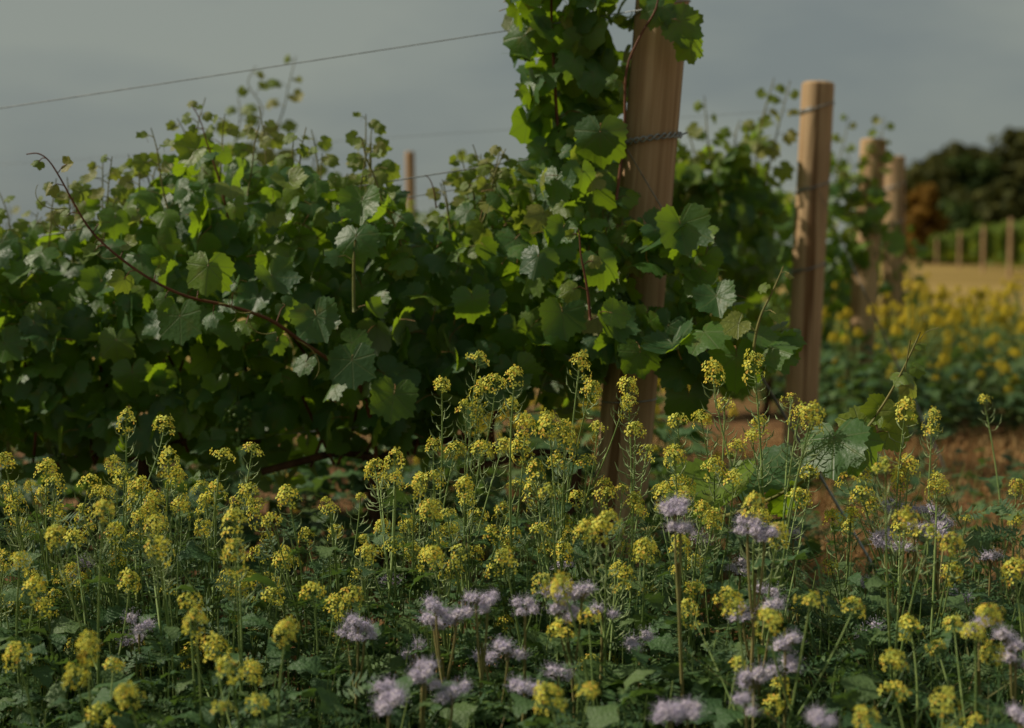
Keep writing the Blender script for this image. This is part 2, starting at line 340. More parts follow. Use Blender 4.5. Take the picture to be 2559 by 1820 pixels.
# ------------------------------------------------------------------ wires
def wire_thing(label, pts, r, group='trellis wires of the vine rows', name='trellis_wire'):
    t = thing(name, pts[0], label, 'wire', group); b = MB()
    b.tube([p - pts[0] for p in pts], r, 6); link('strand', b.mesh('strand', [M_WIRE]), t); return t
def ring(t, key, py, slope=0.12, turns=1.0, r=0.0018, name='post_wrap', twist=False):
    base, ax, H, pr = POSTS[key]; Y = base.y
    # height on the post axis that the photo shows at py
    lo = None
    for i in range(400):
        p = base + ax * (H * i / 399)
        d = p - Vector((0, 0, CAMZ)); u = (d.z * math.cos(PIT) + d.y * math.sin(PIT)) / (d.y * math.cos(PIT) - d.z * math.sin(PIT))
        if CY - u * FPX <= py: lo = p; break
    if lo is None: lo = base + ax * H
    q = Vector((0, 0, 1)).rotation_difference(ax); b = MB(); rad = pr * 1.0 + r * 0.8
    def at(w, dr=0.0, dz=0.0): return lo + q @ Vector(((rad + dr) * math.cos(w), (rad + dr) * math.sin(w), slope * pr * math.cos(w) + dz)) - t.location
    if twist:
        for s in (0, math.pi):
            n = 150; pts = []
            for i in range(n + 1):
                w = math.radians(190) + math.radians(175) * i / n; a = s + i / n * math.pi * 13
                pts.append(at(w, 0.0035 + 0.0035 * math.cos(a), 0.0062 * math.sin(a)))
            b.tube(pts, r * 1.15, 5)
        b.tube([at(math.radians(5 + 185 * i / 30), 0.001, 0) for i in range(31)], r, 5)
        b.tube([at(math.radians(2), 0.002, 0), at(math.radians(-4), 0.02, 0.008)], r, 5)
    else:
        b.tube([at(2 * math.pi * turns * i / 48, 0, 0.012 * i / 48) for i in range(int(48 * turns) + 1)], r, 5)
    link(name, b.mesh(name, [M_WIRE]), t)
def line(p, q, sag=0.0, n=14):
    return [p.lerp(q, i / n) + Vector((0, 0, -sag * 4 * (i / n) * (1 - i / n))) for i in range(n + 1)]
def rw(px, py):
    x = (px - CX) / FPX * 3.7; return W(px, py, rowY(x))
w1 = wire_thing('single top wire crossing open sky to the thick cracked end post', line(rw(1600, 36) + Vector((0, -0.066, 0)), rw(-1700, 524), 0.004), 0.0013)
ring(w1, 1, 36, 0.3)
w2 = wire_thing('middle wire ending in a twisted wrap round the thick cracked end post', line(rw(1556, 366) + Vector((0, -0.07, 0)), rw(-1700, 866), 0.004), 0.0017)
ring(w2, 1, 352, 0.25, r=0.0021, twist=True)
w3 = wire_thing('catch wire running just under the middle wire through the vine leaves', line(rw(1556, 404) + Vector((0, 0.07, 0)), rw(-1700, 915), 0.004), 0.0014)
w4 = wire_thing('fruiting wire along the vine trunks of the first row', line(rw(1530, 1010), rw(-1700, 1300), 0.002), 0.0016)
ring(w4, 1, 1010, 0.1)
for k, (key, Yk, ys) in enumerate(((2, 5.8, (275, 475, 675)), (3, 8.0, (450, 560)), (4, 10.2, (468, 560)))):
    for j, py in enumerate(ys):
        base, ax, H, pr = POSTS[key]
        d = 0.42 if j == 0 else 0.8
        zz = W(2000, py, Yk).z; p = Vector((base.x + ax.x * zz, Yk - pr, zz)); qv = Vector((-3.2, Yk + 0.5, zz - 0.25))
        nm = ('bare flat-topped end post', 'leaf-covered end post', 'pale grey-brown end post')[k]
        t = wire_thing('%s wire tied round the %s' % (('upper', 'middle', 'lower')[j], nm), line(p, qv), 0.0008)
        ring(t, key, py, 0.35, 1.3, 0.0026)
def anchor(key, top, mid, end, Y, r, label):
    t = thing('anchor_wire', W(*top, Y), label, 'wire', 'slanting anchor wires of the end posts'); b = MB()
    o = t.location; b.tube([W(*top, Y) - o, W(*mid, Y) - o], r, 6); link('strand', b.mesh('strand', [M_WIRE]), t)
    b = MB(); b.tube([W(*mid, Y) - o, W(*end, Y) - o], r * 2.2, 8); link('anchor_rod', b.mesh('anchor_rod', [M_WIRE]), t)
anchor(1, (1566, 372), (1893, 925), (2255, 1537), 3.53, 0.0016, 'thin anchor wire slanting down from the thick cracked end post to a steel rod')
anchor(2, (2047, 480), (2160, 730), (2370, 1190), 5.72, 0.0018, 'anchor wire slanting down from the bare flat-topped end post')

# ------------------------------------------------------------------ vine leaves
def vine_leaf_template(seed, N2=24, lob=1.0, cup=0.0, fold=0.25, droop=0.35, teeth=0.075):
    rr = random.Random(seed)
    ctrl = [(0, 1.0), (0.17, 0.86), (0.40, 0.80 - 0.15 * lob), (0.62, 0.88 - .04 * lob), (0.80, 0.93), (1.02, 0.82), (1.28, 0.72 - 0.11 * lob), (1.55, 0.74), (1.85, 0.76), (2.2, 0.68), (2.55, 0.62), (2.82, 0.48), (2.98, 0.24), (3.1416, 0.05)]
    def rad(a):
        for (a0, r0), (a1, r1) in zip(ctrl, ctrl[1:]):
            if a <= a1 + 1e-6:
                t = (a - a0) / (a1 - a0); t = t * t * (3 - 2 * t); return r0 + (r1 - r0) * t
        return 0.05
    ang = [-math.pi + 2 * math.pi * (i + 0.5) / (2 * N2) for i in range(2 * N2)]
    outer, ph = [], rr.uniform(0, 6)
    asym = rr.uniform(-0.06, 0.06)
    for i, a in enumerate(ang):
        q = rad(abs(a)) * (1 + asym * math.sin(a)) * 0.62
        q *= 1 + (teeth if i % 2 else -teeth * 0.6) * rr.uniform(0.4, 1.25)
        outer.append((q * math.sin(a), q * math.cos(a)))
    wv = rr.uniform(0.02, 0.06); k = rr.choice((3, 4, 5))
    def z(x, y):
        d = math.hypot(x, y); a = math.atan2(x, y)
        return -fold * abs(x) * 0.6 - droop * max(0, y) ** 2 + cup * d * d + wv * math.sin(k * a + ph) * (d / 0.6) ** 2 - 0.04 * math.cos(a / 0.43) * d
    V = [(0, 0, 0)]; ring1 = []; ringm = []
    for i in range(0, 2 * N2, 2):
        x = (outer[i][0] + outer[i + 1][0]) / 2 * 0.52; y = (outer[i][1] + outer[i + 1][1]) / 2 * 0.52
        ring1.append(len(V)); V.append((x, y, z(x, y)))
    o0 = len(V)
    for x, y in outer: V.append((x, y, z(x, y)))
    F = []; n1 = N2
    for i in range(n1 - 1): F.append((0, ring1[i + 1], ring1[i]))
    for i in range(n1):
        F.append((ring1[i], o0 + 2 * i + 1, o0 + 2 * i))
        if i < n1 - 1:
            F.append((ring1[i], ring1[i + 1], o0 + 2 * i + 1)); F.append((ring1[i + 1], o0 + 2 * i + 2, o0 + 2 * i + 1))
    return V, F
TPL = [vine_leaf_template(s, 24, l, c, f, d) for s, l, c, f, d in
       ((1, .2, .0, .2, .25), (2, .5, -.2, .3, .45), (3, .1, .25, .05, .3), (4, 1.0, 0, .45, .3), (5, .3, -.4, .15, .7), (6, .2, .5, -.25, .1), (7, .4, .0, .95, .3), (8, .6, -.55, .0, .25), (9, .1, -.2, .5, .9), (10, .35, .6, -.4, -.2))]
LOW = [vine_leaf_template(s, 9, l, c, f, d, .05) for s, l, c, f, d in ((1, .5, .0, .2, .25), (2, .9, -.1, .3, .35), (3, .3, .15, .05, .3))]
def leaf_mesh(tp, mat, name):
    b = MB(); V, F = tp; b.add(V, F, 0)
    b.tube([Vector((0, 0.004, 0)), Vector((0, -0.10, -0.05)), Vector((0, -0.20, -0.24)), Vector((0.02, -0.24, -0.52))], [0.011, 0.011, 0.012, 0.014], 3, 1, False)
    return b.mesh(name, [mat, M_PETI])
LEAVES = [leaf_mesh(t, M_LEAF, 'leaf') for t in TPL]
YOUNG = [leaf_mesh(t, M_YOUNG, 'young_leaf') for t in TPL]

class Vine:
    """collects the leaves and canes of one vine, then links them as its parts"""
    def __init__(s, loc, label, cap=290):
        s.t = thing('grapevine', loc, label, 'grapevine', 'grapevines on the trellis rows'); s.o = Vector(loc); s.L = []; s.cap = cap
    def leaf(s, p, n, tip, size, young=False, pri=0.0): s.L.append((pri, p, n, tip, size * 0.70, young))
    def tube(s, name, pts, rad, mat, n=7):
        b = MB(); b.tube([p - s.o for p in pts], rad, n); return link(name, b.mesh(name, [mat]), s.t)
    def finish(s):
        s.L.sort(key=lambda q: q[0]); b = MB(); rest = 0
        for i, (pri, p, n, tip, size, young) in enumerate(s.L):
            M = basis(n, tip, p - s.o, size)
            if i < s.cap:
                link('leaf', R.choice(YOUNG if young else LEAVES), s.t, M)
            else:
                V, F = R.choice(LOW); b.add(V, F, 1 if young else 0, M); rest += 1
        if rest: tag(link('foliage', b.mesh('foliage', [M_LEAF, M_YOUNG]), s.t), kind='stuff')
def inside(poly, x, y):
    c = False; j = len(poly) - 1
    for i in range(len(poly)):
        if (poly[i][1] > y) != (poly[j][1] > y) and x < (poly[j][0] - poly[i][0]) * (y - poly[i][1]) / (poly[j][1] - poly[i][1]) + poly[i][0]: c = not c
        j = i
    return c
def leaf_dirs(front, top):
    """normal and tip direction: front in -1 (camera side) .. 1, top 0..1"""
    n = Vector((R.gauss(-0.1, 0.6), front * R.uniform(.3, 1) + R.gauss(0, 0.35), 0.35 + 0.5 * top + R.gauss(0, 0.45)))
    tip = Vector((R.gauss(0, 0.6), R.gauss(-0.15, 0.4), -1 + 1.2 * top * R.random()))
    return n, tip

# --- first row
V1 = [Vine((x, rowY(x), ground(x, rowY(x))), l) for x, l in (
    (0.22, 'grapevine climbing the thick cracked end post in a tall leafy column'),
    (-0.34, 'grapevine with a long red-brown cane arching out over its leaves'),
    (-0.98, 'dense grapevine with tall loose shoots standing against the sky'),
    (-1.75, 'grapevine beyond the tall loose shoots, farther along the first row'))]
def vine_of(x):
    return V1[0] if x > 0.0 else V1[1] if x > -0.62 else V1[2] if x > -1.25 else V1[3]
POLY_A = [(-900, 700), (-600, 720), (-300, 640), (-120, 580), (20, 590), (110, 590), (200, 560), (300, 510), (370, 455), (420, 420), (500, 360), (600, 390), (690, 420), (790, 430), (830, 500), (880, 440), (930, 410), (985, 480), (1010, 560),
          (1080, 570), (1160, 530), (1230, 490), (1300, 420), (1400, 400), (1500, 420), (1510, 560), (1560, 700), (1540, 900), (1420, 990), (1200, 1010), (1000, 1090), (820, 1130), (600, 1120), (400, 1130), (200, 1120), (0, 1080), (-900, 1200)]
POLY_B = [(1290, -160), (1480, -200), (1540, -120), (1515, 60), (1505, 180), (1500, 330), (1500, 440), (1330, 460), (1315, 300), (1295, 180), (1280, 60)]
POLY_C = [(1500, 600), (1580, 565), (1680, 545), (1760, 580), (1790, 690), (1880, 790), (1960, 800), (1975, 890), (1830, 930), (1660, 930), (1480, 900)]
def scatter(poly, n, dep, size, gap=None, pri0=0.0):
    xs = [p[0] for p in poly]; ys = [p[1] for p in poly]; k = 0; g = 0
    while k < n and g < n * 40:
        g += 1
        px, py = R.uniform(min(xs), max(xs)), R.uniform(min(ys), max(ys))
        if not inside(poly, px, py): continue
        f = R.random(); off = dep[0] + (dep[1] - dep[0]) * f
        if gap and gap(px, py, off): continue
        x = (px - CX) / FPX * 3.7; Y = rowY(x) + off; p = W(px, py, Y)
        topness = 0.0 if inside(poly, px, py - 130) else R.uniform(0.3, 1)
        fr = -1.0 if off < 0.0 else R.choice((-0.8, 0.6, 0.9))
        nn, tip = leaf_dirs(fr, topness)
        s = size * R.uniform(0.72, 1.2) * (0.85 if topness > 0.3 else 1)
        young = topness > 0.3 and R.random() < 0.22
        vine_of(p.x).leaf(p, nn, tip, s, young, pri0 + off + (0.15 if px < -60 else 0) + (0.6 if px < -200 or py < -60 else 0)); k += 1
def gapA(px, py, off):
    if 1490 < px and 880 < py: return True
    if 560 < px < 900 and py > 1040 and R.random() < 0.5: return True
    return False
scatter(POLY_A, 1050, (-0.28, 0.0), 0.132, gapA)
scatter(POLY_A, 1000, (0.0, 0.34), 0.145, gapA, 0.05)
scatter(POLY_B, 210, (-0.13, 0.12), 0.13)
scatter([(1470, -60), (1560, -60), (1580, 60), (1570, 200), (1560, 330), (1545, 470), (1470, 470)], 34, (0.0, 0.16), 0.115)
def gapC(px, py, off): return (1590 < px < 1690 and 690 < py < 790) or (1500 < px < 1650 and 860 < py)
scatter(POLY_C, 125, (-0.30, -0.10), 0.145, gapC)
scatter([(1700, 620), (1780, 650), (1850, 800), (1800, 900), (1690, 900)], 16, (-0.05, 0.15), 0.13)
scatter([(480, 1080), (700, 1080), (900, 1060), (900, 1170), (700, 1210), (480, 1190)], 30, (-0.05, 0.3), 0.12)
scatter([(-700, 1100), (60, 1080), (60, 1200), (-700, 1250)], 40, (-0.1, 0.3), 0.12, None, .5)
# skirts: darker hanging leaves low on the hedge
scatter([(60, 1060), (300, 1090), (520, 1100), (520, 1180), (300, 1230), (60, 1180)], 22, (-0.15, 0.2), 0.12)
scatter([(860, 1060), (1200, 1000), (1480, 960), (1480, 1060), (1200, 1120), (900, 1200)], 30, (-0.1, 0.25), 0.12)

def shoot(vine, pts, Y, r0, r1, mat, size0, size1, step, young_from=0.4, droop=0.6, leaves=True, face=None, side_jit=0.03, skip=0.0, name='cane'):
    """a cane through photo points; Y a depth or list; leaves alternate and shrink towards the last point (the tip)"""
    n = len(pts); Ys = Y if hasattr(Y, '__len__') else [Y] * n
    P = smooth_path([W(px, py, y) for (px, py), y in zip(pts, Ys)])
    k = len(P); cb = MB(); cb.tube([p - vine.o for p in P], [r0 + (r1 - r0) * i / (k - 1) for i in range(k)], 6)
    if not leaves:
        link(name, cb.mesh(name, [mat]), vine.t); return P
    L = [0]
    for a, b in zip(P, P[1:]): L.append(L[-1] + (b - a).length)
    s = skip * L[-1]; side = 1
    while s < L[-1] * 0.995:
        i = max(j for j in range(k) if L[j] <= s); p = P[i]; f = s / L[-1]
        t = (P[min(i + 1, k - 1)] - P[max(i - 1, 0)]).normalized()
        sd_ = t.cross(Vector((0, -1, 0))).normalized() * side
        sz = (size0 + (size1 - size0) * f) * R.uniform(0.8, 1.15)
        off = sd_ * (0.45 * sz) + Vector((0, R.uniform(-side_jit, side_jit * 0.3), 0)) + Vector((0, 0, 0.12 * sz))
        nn = Vector((R.gauss(0, 0.35), -0.8 + R.gauss(0, 0.3), 0.5 + R.gauss(0, 0.3)))
        tip = sd_ * 0.8 + Vector((0, -0.2, -droop)) + rv(0.25) + t * 0.3
        vine.leaf(p + off, nn, tip, sz, f > young_from, -1.0)
        cb.tube([p - vine.o, p + off * .55 + Vector((0, 0, .1 * sz)) - vine.o, p + off - vine.o], [.0013, .0011, .0010], 4)
        side = -side; s += step * (1 - 0.45 * f) * R.uniform(0.8, 1.2)
    link(name, cb.mesh(name, [mat]), vine.t)
    return P
def tendril(vine, px, py, Y, dirx=1, L=0.12, curl=2.0):
    p = W(px, py, Y); pts = []; a = R.uniform(-0.8, 0.2); q = p.copy()
    for i in range(22):
        pts.append(q.copy()); a += -dirx * 0.05 * curl * (0.3 + i / 12) * 1.4
        q = q + Vector((dirx * math.cos(a), R.uniform(-.2, .1), math.sin(a))) * (L / 22)
    vine.tube('tendril', pts, [0.0014 - 0.0008 * i / 21 for i in range(22)], M_CANEG, 4)
# long red-brown cane
S1 = [(945, 1230), (938, 1120), (925, 1040), (890, 950), (830, 905), (755, 855), (690, 808), (630, 782), (560, 762), (470, 742), (385, 703), (300, 645), (232, 582), (190, 518), (152, 448), (122, 402), (95, 384), (66, 386)]
shoot(V1[1], S1, [3.6, 3.55, 3.5, 3.42, 3.36, 3.32, 3.29, 3.27, 3.25, 3.24, 3.22, 3.2, 3.2, 3.2, 3.2, 3.2, 3.2, 3.2], 0.0062, 0.0013, M_CANE, 0.15, 0.045, 0.062, 0.72, 0.7, skip=0.25)
for (px, py, d) in ((545, 760, 1), (630, 780, -1), (300, 640, -1), (690, 830, -1), (740, 850, 1), (205, 570, -1), (165, 520, -1)): tendril(V1[1], px, py, 3.22, d, R.uniform(0.07, 0.13), R.uniform(1, 2.6))
# chosen leaves that stand out
def hero(v, px, py, Y, n, tip, size, young=False): v.leaf(W(px, py, Y), Vector(n), Vector(tip), size * 0.98, young, -2)
for a in ((V1[1], 520, 665, 3.18, (.1, -1, .25), (-.1, 0, -1), .165), (V1[1], 680, 690, 3.2, (.5, -.9, .5), (.6, -.2, -1), .15), (V1[1], 790, 790, 3.2, (0, -1, .35), (.35, 0, -1), .17),
          (V1[1], 450, 790, 3.3, (-.2, -1, .2), (.1, 0, -1), .17), (V1[1], 985, 985, 3.3, (.1, -1, .2), (-.15, 0, -1), .175), (V1[1], 880, 900, 3.27, (-.1, -1, .3), (.1, 0, -1), .175),
          (V1[1], 890, 590, 3.28, (-.2, -.9, .5), (.1, -.1, -1), .165), (V1[1], 905, 500, 3.35, (-.2, -.9, .3), (.05, 0, -1), .16), (V1[0], 1180, 745, 3.3, (.2, -1, .1), (.1, 0, -1), .14),
          (V1[0], 1405, 780, 3.28, (.1, -1, .2), (.1, 0, -1), .17), (V1[0], 1345, 640, 3.26, (-.1, -.9, .4), (-.2, 0, -1), .14), (V1[0], 1500, 650, 3.24, (.3, -.9, .4), (.3, -.1, -1), .15),
          (V1[0], 1500, 330, 3.42, (-.1, -1, .1), (0, 0, -1), .20), (V1[0], 1700, 560, 3.3, (.1, -1, .15), (.1, 0, -1), .20), (V1[0], 1680, 860, 3.2, (-.45, -.5, .9), (.1, -.5, -.8), .19),
          (V1[0], 1600, 880, 3.22, (0, -1, .1), (.1, 0, -1), .15), (V1[0], 1760, 830, 3.14, (-.4, -.45, 1), (.3, -.6, -.5), .18), (V1[0], 1530, 800, 3.22, (.4, -.9, .3), (.1, 0, -1), .15),
          (V1[0], 1840, 890, 3.15, (-.1, -1, .2), (0, 0, -1), .19), (V1[0], 1790, 740, 3.2, (-.3, -.8, .5), (.2, -.2, -1), .15), (V1[0], 1930, 870, 3.1, (-.5, -.5, .8), (.7, -.3, -.5), .13), (V1[0], 1720, 990, 3.35, (0, -1, .1), (-.1, 0, -1), .17), (V1[0], 1900, 840, 3.15, (.1, -.6, .8), (.6, -.4, -.5), .11),
          (V1[0], 1455, 430, 3.4, (.5, -.9, .2), (0, 0, -1), .15), (V1[0], 1390, 450, 3.4, (-.5, -.9, .4), (-.1, 0, -1), .16), (V1[0], 1480, 470, 3.45, (.1, -1, 0), (.1, 0, -1), .19),
          (V1[2], 100, 700, 3.75, (.1, -1, 0), (.1, 0, -1), .17), (V1[2], 290, 850, 3.5, (-.1, -1, .2), (0, 0, -1), .15), (V1[2], 330, 930, 3.5, (.1, -1, .1), (0, 0, -1), .16),
          (V1[0], 1700, 55, 3.46, (.1, -1, .1), (.7, 0, -.4), .16), (V1[0], 1725, 110, 3.47, (.2, -1, 0), (.2, 0, -1), .12), (V1[0], 1655, 20, 3.46, (0, -.8, .3), (-.5, 0, -.8), .13),
          (V1[0], 1640, -30, 3.48, (0, -1, .1), (.2, 0, -1), .15), (V1[0], 1310, 90, 3.55, (-.3, -.8, .1), (-.6, 0, -.7), .16)): hero(*a)
# upright loose shoots of the first row
shoot(V1[2], [(575, 560), (560, 500), (545, 440), (530, 395), (515, 350), (500, 300), (478, 262)], 3.72, .004, .001, M_CANE, .10, .022, .09, .5)
shoot(V1[1], [(1010, 640), (985, 560), (955, 500), (935, 440), (915, 395), (905, 350), (897, 343)], 3.5, .004, .001, M_CANEG, .085, .018, .08, .3)
shoot(V1[1], [(1090, 520), (1085, 480), (1075, 450), (1062, 438)], 3.6, .002, .001, M_CANE, .03, .01, .5, .0)
shoot(V1[0], [(1475, 800), (1470, 740), (1462, 690), (1452, 640), (1448, 590), (1445, 572)], 3.2, .0035, .0012, M_CANE, .11, .03, .07, .15)
shoot(V1[0], [(1880, 900), (1890, 830), (1905, 780), (1930, 730), (1948, 690), (1958, 665)], 3.12, .0035, .0012, M_CANEG, .11, .03, .07, .2)
shoot(V1[0], [(1200, 640), (1190, 560), (1185, 500), (1180, 460)], 3.6, .003, .001, M_CANE, .10, .04, .07, .2)
shoot(V1[1], [(885, 780), (884, 700), (885, 640), (888, 600)], 3.28, .0042, .003, M_CANEG, .10, .06, .12, .9)
shoot(V1[0], [(1395, 640), (1400, 420), (1392, 300), (1385, 180), (1378, 60), (1380, -60)], 3.58, .005, .003, M_CANE, .13, .10, .10, .6)
shoot(V1[0], [(1540, 500), (1560, 330), (1565, 180), (1600, 90), (1640, 20), (1650, -60)], 3.46, .004, .002, M_CANE, .06, .06, .3, .9)
R.seed(909)
TOPL = [p for p in POLY_A[:27] if p[0] > -500]
for k in range(60):
    i = R.randrange(len(TOPL) - 1); f = R.random(); px = TOPL[i][0] * (1 - f) + TOPL[i + 1][0] * f; py = TOPL[i][1] * (1 - f) + TOPL[i + 1][1] * f
    if 960 < px < 1110: continue
    hh = R.uniform(40, 150); dx = R.uniform(-45, 45); Yk = rowY((px - CX) / FPX * 3.7) + R.uniform(-.15, .2)
    shoot(vine_of((px - CX) / FPX * 3.7), [(px - dx * .6, py + 90), (px, py + 20), (px + dx * .4, py - hh * .5), (px + dx, py - hh)], Yk, .0028, .0012, M_CANEG, .115, .042, .042, R.choice((.15, .5)))
# low shoot reaching out to the side over the flowers
S6 = [(1560, 1330), (1700, 1310), (1830, 1285), (1930, 1245), (2045, 1180), (2130, 1115), (2195, 1030), (2240, 955), (2275, 885), (2300, 830)]
P6 = shoot(V1[0], S6, [3.4, 3.15, 2.95, 2.85, 2.78, 2.75, 2.75, 2.75, 2.75, 2.75], .0048, .0013, M_CANEG, .07, .03, .5, .3, leaves=False)
for a in ((2085, 1095, 2.68, (-.55, -.6, .8), (-.1, -.5, -.8), .155), (2140, 1095, 2.74, (.2, -.9, .5), (.6, -.2, -.6), .125), (1800, 1215, 2.74, (-.5, -.55, .9), (-.3, -.6, -.8), .19), (1905, 1170, 2.80, (-.35, -.5, 1), (.4, -.6, -.5), .155),
          (1965, 1240, 2.86, (.3, -1, 0), (.2, 0, -1), .09)): hero(V1[0], *a[:-1], a[-1] * 1.4)
for a in ((2245, 1025, 2.75, (.1, -1, .2), (.2, 0, -1), .085), (2205, 1020, 2.78, (-.4, -.9, .1), (-.5, 0, -.6), .07), (2150, 1065, 2.8, (-.2, -.9, .2), (-.9, 0, -.4), .085), (2220, 1080, 2.8, (.1, -.9, .2), (.9, 0, -.2), .08),
          (2255, 935, 2.75, (0, -.5, .9), (.1, -.8, -.3), .05), (2290, 920, 2.75, (0, -.8, .5), (.6, 0, -.4), .035), (2270, 965, 2.77, (.2, -.8, .4), (.8, 0, -.5), .05), (2295, 860, 2.75, (0, -.5, .9), (.5, 0, .2), .03)): hero(V1[0], *a[:-1], a[-1] * 1.45, young=True)
V1[0].tube('tendril', smooth_path([W(2262, 930, 2.75), W(2268, 890, 2.74), W(2275, 850, 2.73)]), .0013, M_CANEG, 4)
V1[0].tube('tendril', smooth_path([W(2298, 850, 2.75), W(2315, 830, 2.74), W(2345, 820, 2.73)]), .0009, M_CANEG, 4)
# trunks, cordons and inner canes of the first row
for k, (v, px) in enumerate(((V1[0], 1440), (V1[1], 945), (V1[2], 360), (V1[3], -350))):
    x = (px - CX) / FPX * 3.6; Y = rowY(x); g = ground(x, Y)
    base = Vector((x, Y, g - 0.03)); top = W(px, 1150, Y)
    P = [base, base.lerp(top, .35) + Vector((.012, 0, 0)), base.lerp(top, .7) - Vector((.01, .01, 0)), top]
    v.tube('trunk', smooth_path(P), [.026 - .008 * i / 12 for i in range(13)], M_BARK, 9)
    for s in (-1, 1):
        if k == 0 and s == 1: continue
        q = W(px + s * 290, 1140 - s * 40, rowY(x + s * .29))
        v.tube('cordon', smooth_path([top, top.lerp(q, .3) + Vector((0, 0, .03)), top.lerp(q, .7) + Vector((0, 0, .015)), q]), .0105, M_BARK, 7)
        for j in range(4):
            a = top.lerp(q, R.uniform(.1, 1)); h = R.uniform(.2, .36)
            v.tube('cane', smooth_path([a, a + Vector((R.uniform(-.05, .05), R.uniform(-.08, .08), h * .5)), a + Vector((R.uniform(-.12, .12), R.uniform(-.12, .12), h))]), .0042, M_CANE, 5)
# grape bunches half hidden in the shade
def bunch(v, px, py, Y, n=46):
    b = MB(); c = W(px, py, Y) - v.o
    import bmesh
    bm = bmesh.new(); bmesh.ops.create_icosphere(bm, subdivisions=1, radius=1)
    SV = [tuple(q.co) for q in bm.verts]; SF = [tuple(w.index for w in f.verts) for f in bm.faces]; bm.free()
    for i in range(n):
        h = R.random(); rr = 0.032 * (1 - 0.7 * h); a = R.uniform(0, 6.28)
        M = Matrix.Translation(c + Vector((rr * math.cos(a), rr * math.sin(a), -0.10 * h))) @ Matrix.Scale(R.uniform(.0055, .0075), 4)
        b.add(SV, SF, 0, M)
    b.tube([c + Vector((0, 0, .05)), c + Vector((0, 0, -.09))], .002, 4)
    link('grape_bunch', b.mesh('grape_bunch', [M_GRAPE]), v.t)
bunch(V1[1], 595, 1015, 3.5); bunch(V1[1], 1090, 1020, 3.6); bunch(V1[2], 150, 1060, 3.7)
for v in V1: v.finish()

# --- rows behind
def back_row(key, Y0, name_first, name_rest, tops, nlead, cap, shoots=()):
    base = POSTS[key][0]
    xs = [base.x - 0.22 - 1.0 * i for i in range(4)]
    for i, x0 in enumerate(xs):
        Y = Y0 + 0.12 * (base.x - x0)
        v = Vine((x0 - 0.3, Y, ground(x0, Y)), name_first if i == 0 else name_rest % ('second', 'third', 'fourth')[i - 1], cap if i < 2 else 40)
        n = nlead if i < 2 else 190
        for k in range(n):
            x = x0 + R.uniform(-0.82, 0.28); zt = tops(x) + R.uniform(-0.10, 0.12)
            h = R.random() ** 0.75; z = 0.36 + (zt - 0.36) * h + ground(x, Y)
            o = R.uniform(-0.26, 0.24) * (1.1 - 0.4 * h)
            if (key == 2 and x > base.x - .13 and (o < .1 or h > .5)) or (key > 2 and x > base.x - .12 and (o < .1 or h > .6) and R.random() < (.6 if key == 3 else .9)): continue
            nn, tip = leaf_dirs(-0.9 if o < 0.05 else 0.7, 1.0 if h > 0.86 else 0)
            v.leaf(Vector((x, Y + o, z)), nn, tip, R.uniform(.11, .17), h > 0.85 and R.random() < .45, o - h * .1)
        tr = Vector((x0 - 0.3, Y, ground(x0, Y) - .03)); tp = tr + Vector((0.02, 0, 0.48))
        v.tube('trunk', smooth_path([tr, tr.lerp(tp, .5) + Vector((.02, 0, 0)), tp]), [.024 - .008 * j / 8 for j in range(9)], M_BARK, 8)
        for j in range(5):
            a = tp + Vector((R.uniform(-.4, .4), R.uniform(-.05, .05), R.uniform(-.05, .1))); h = R.uniform(.25, .42)
            v.tube('cane', smooth_path([a, a + Vector((R.uniform(-.08, .08), 0, h * .5)), a + Vector((R.uniform(-.12, .12), R.uniform(-.1, .1), h))]), .004, M_CANE, 5)
        for s in shoots:
            xm = W(s[0][-1][0], s[0][-1][1], Y).x
            if (i == 0 and xm > x0 - .75) or (i > 0 and x0 - .75 >= xm - 0.0 - .0 and xm > x0 - 1.75) : pass
            if x0 - 0.75 < xm <= x0 + 0.25 or (i == 0 and xm > x0 + .25):
                shoot(v, s[0], Y - .1, .005, .0016, M_CANEG, s[1] * 1.6, .065, s[2] * .8, .25)
        v.finish()
back_row(2, 5.8, 'grapevine next to the bare flat-topped end post, seen between two end posts', 'grapevine %s from the bare flat-topped end post, showing over the first row',
         lambda x: 1.16 + 0.12 * math.sin(x * 5 + 1.0) + (0.26 if x > .25 else 0) - (0.16 if x < -.2 else 0), 740, 295,
         (([(1800, 520), (1790, 430), (1770, 360), (1765, 300), (1760, 240)], .10, .10), ([(1900, 560), (1915, 450), (1935, 360), (1955, 280), (1975, 200)], .10, .09), ([(1880, 520), (1890, 400), (1905, 300), (1925, 230), (1935, 195)], .10, .09),
          ([(1760, 460), (1735, 380), (1720, 330)], .11, .07), ([(1840, 480), (1835, 380), (1840, 330), (1850, 300)], .09, .07), ([(1700, 500), (1705, 420), (1715, 360)], .11, .07),
          ([(600, 560), (605, 470), (620, 400), (640, 330), (655, 270), (620, 210), (640, 165)], .13, .10), ([(660, 560), (670, 430), (690, 330), (710, 270), (720, 220), (740, 140)], .12, .10),
          ([(740, 560), (760, 480), (780, 420), (790, 380), (785, 340)], .10, .09), ([(560, 520), (560, 430), (590, 350), (600, 290), (595, 240)], .13, .10), ([(450, 560), (455, 490), (430, 440)], .12, .10),
          ([(1170, 560), (1165, 480), (1175, 430), (1180, 390)], .08, .08), ([(-20, 700), (10, 600), (25, 540), (20, 515)], .09, .08), ([(840, 560), (830, 480), (820, 440)], .08, .08)))
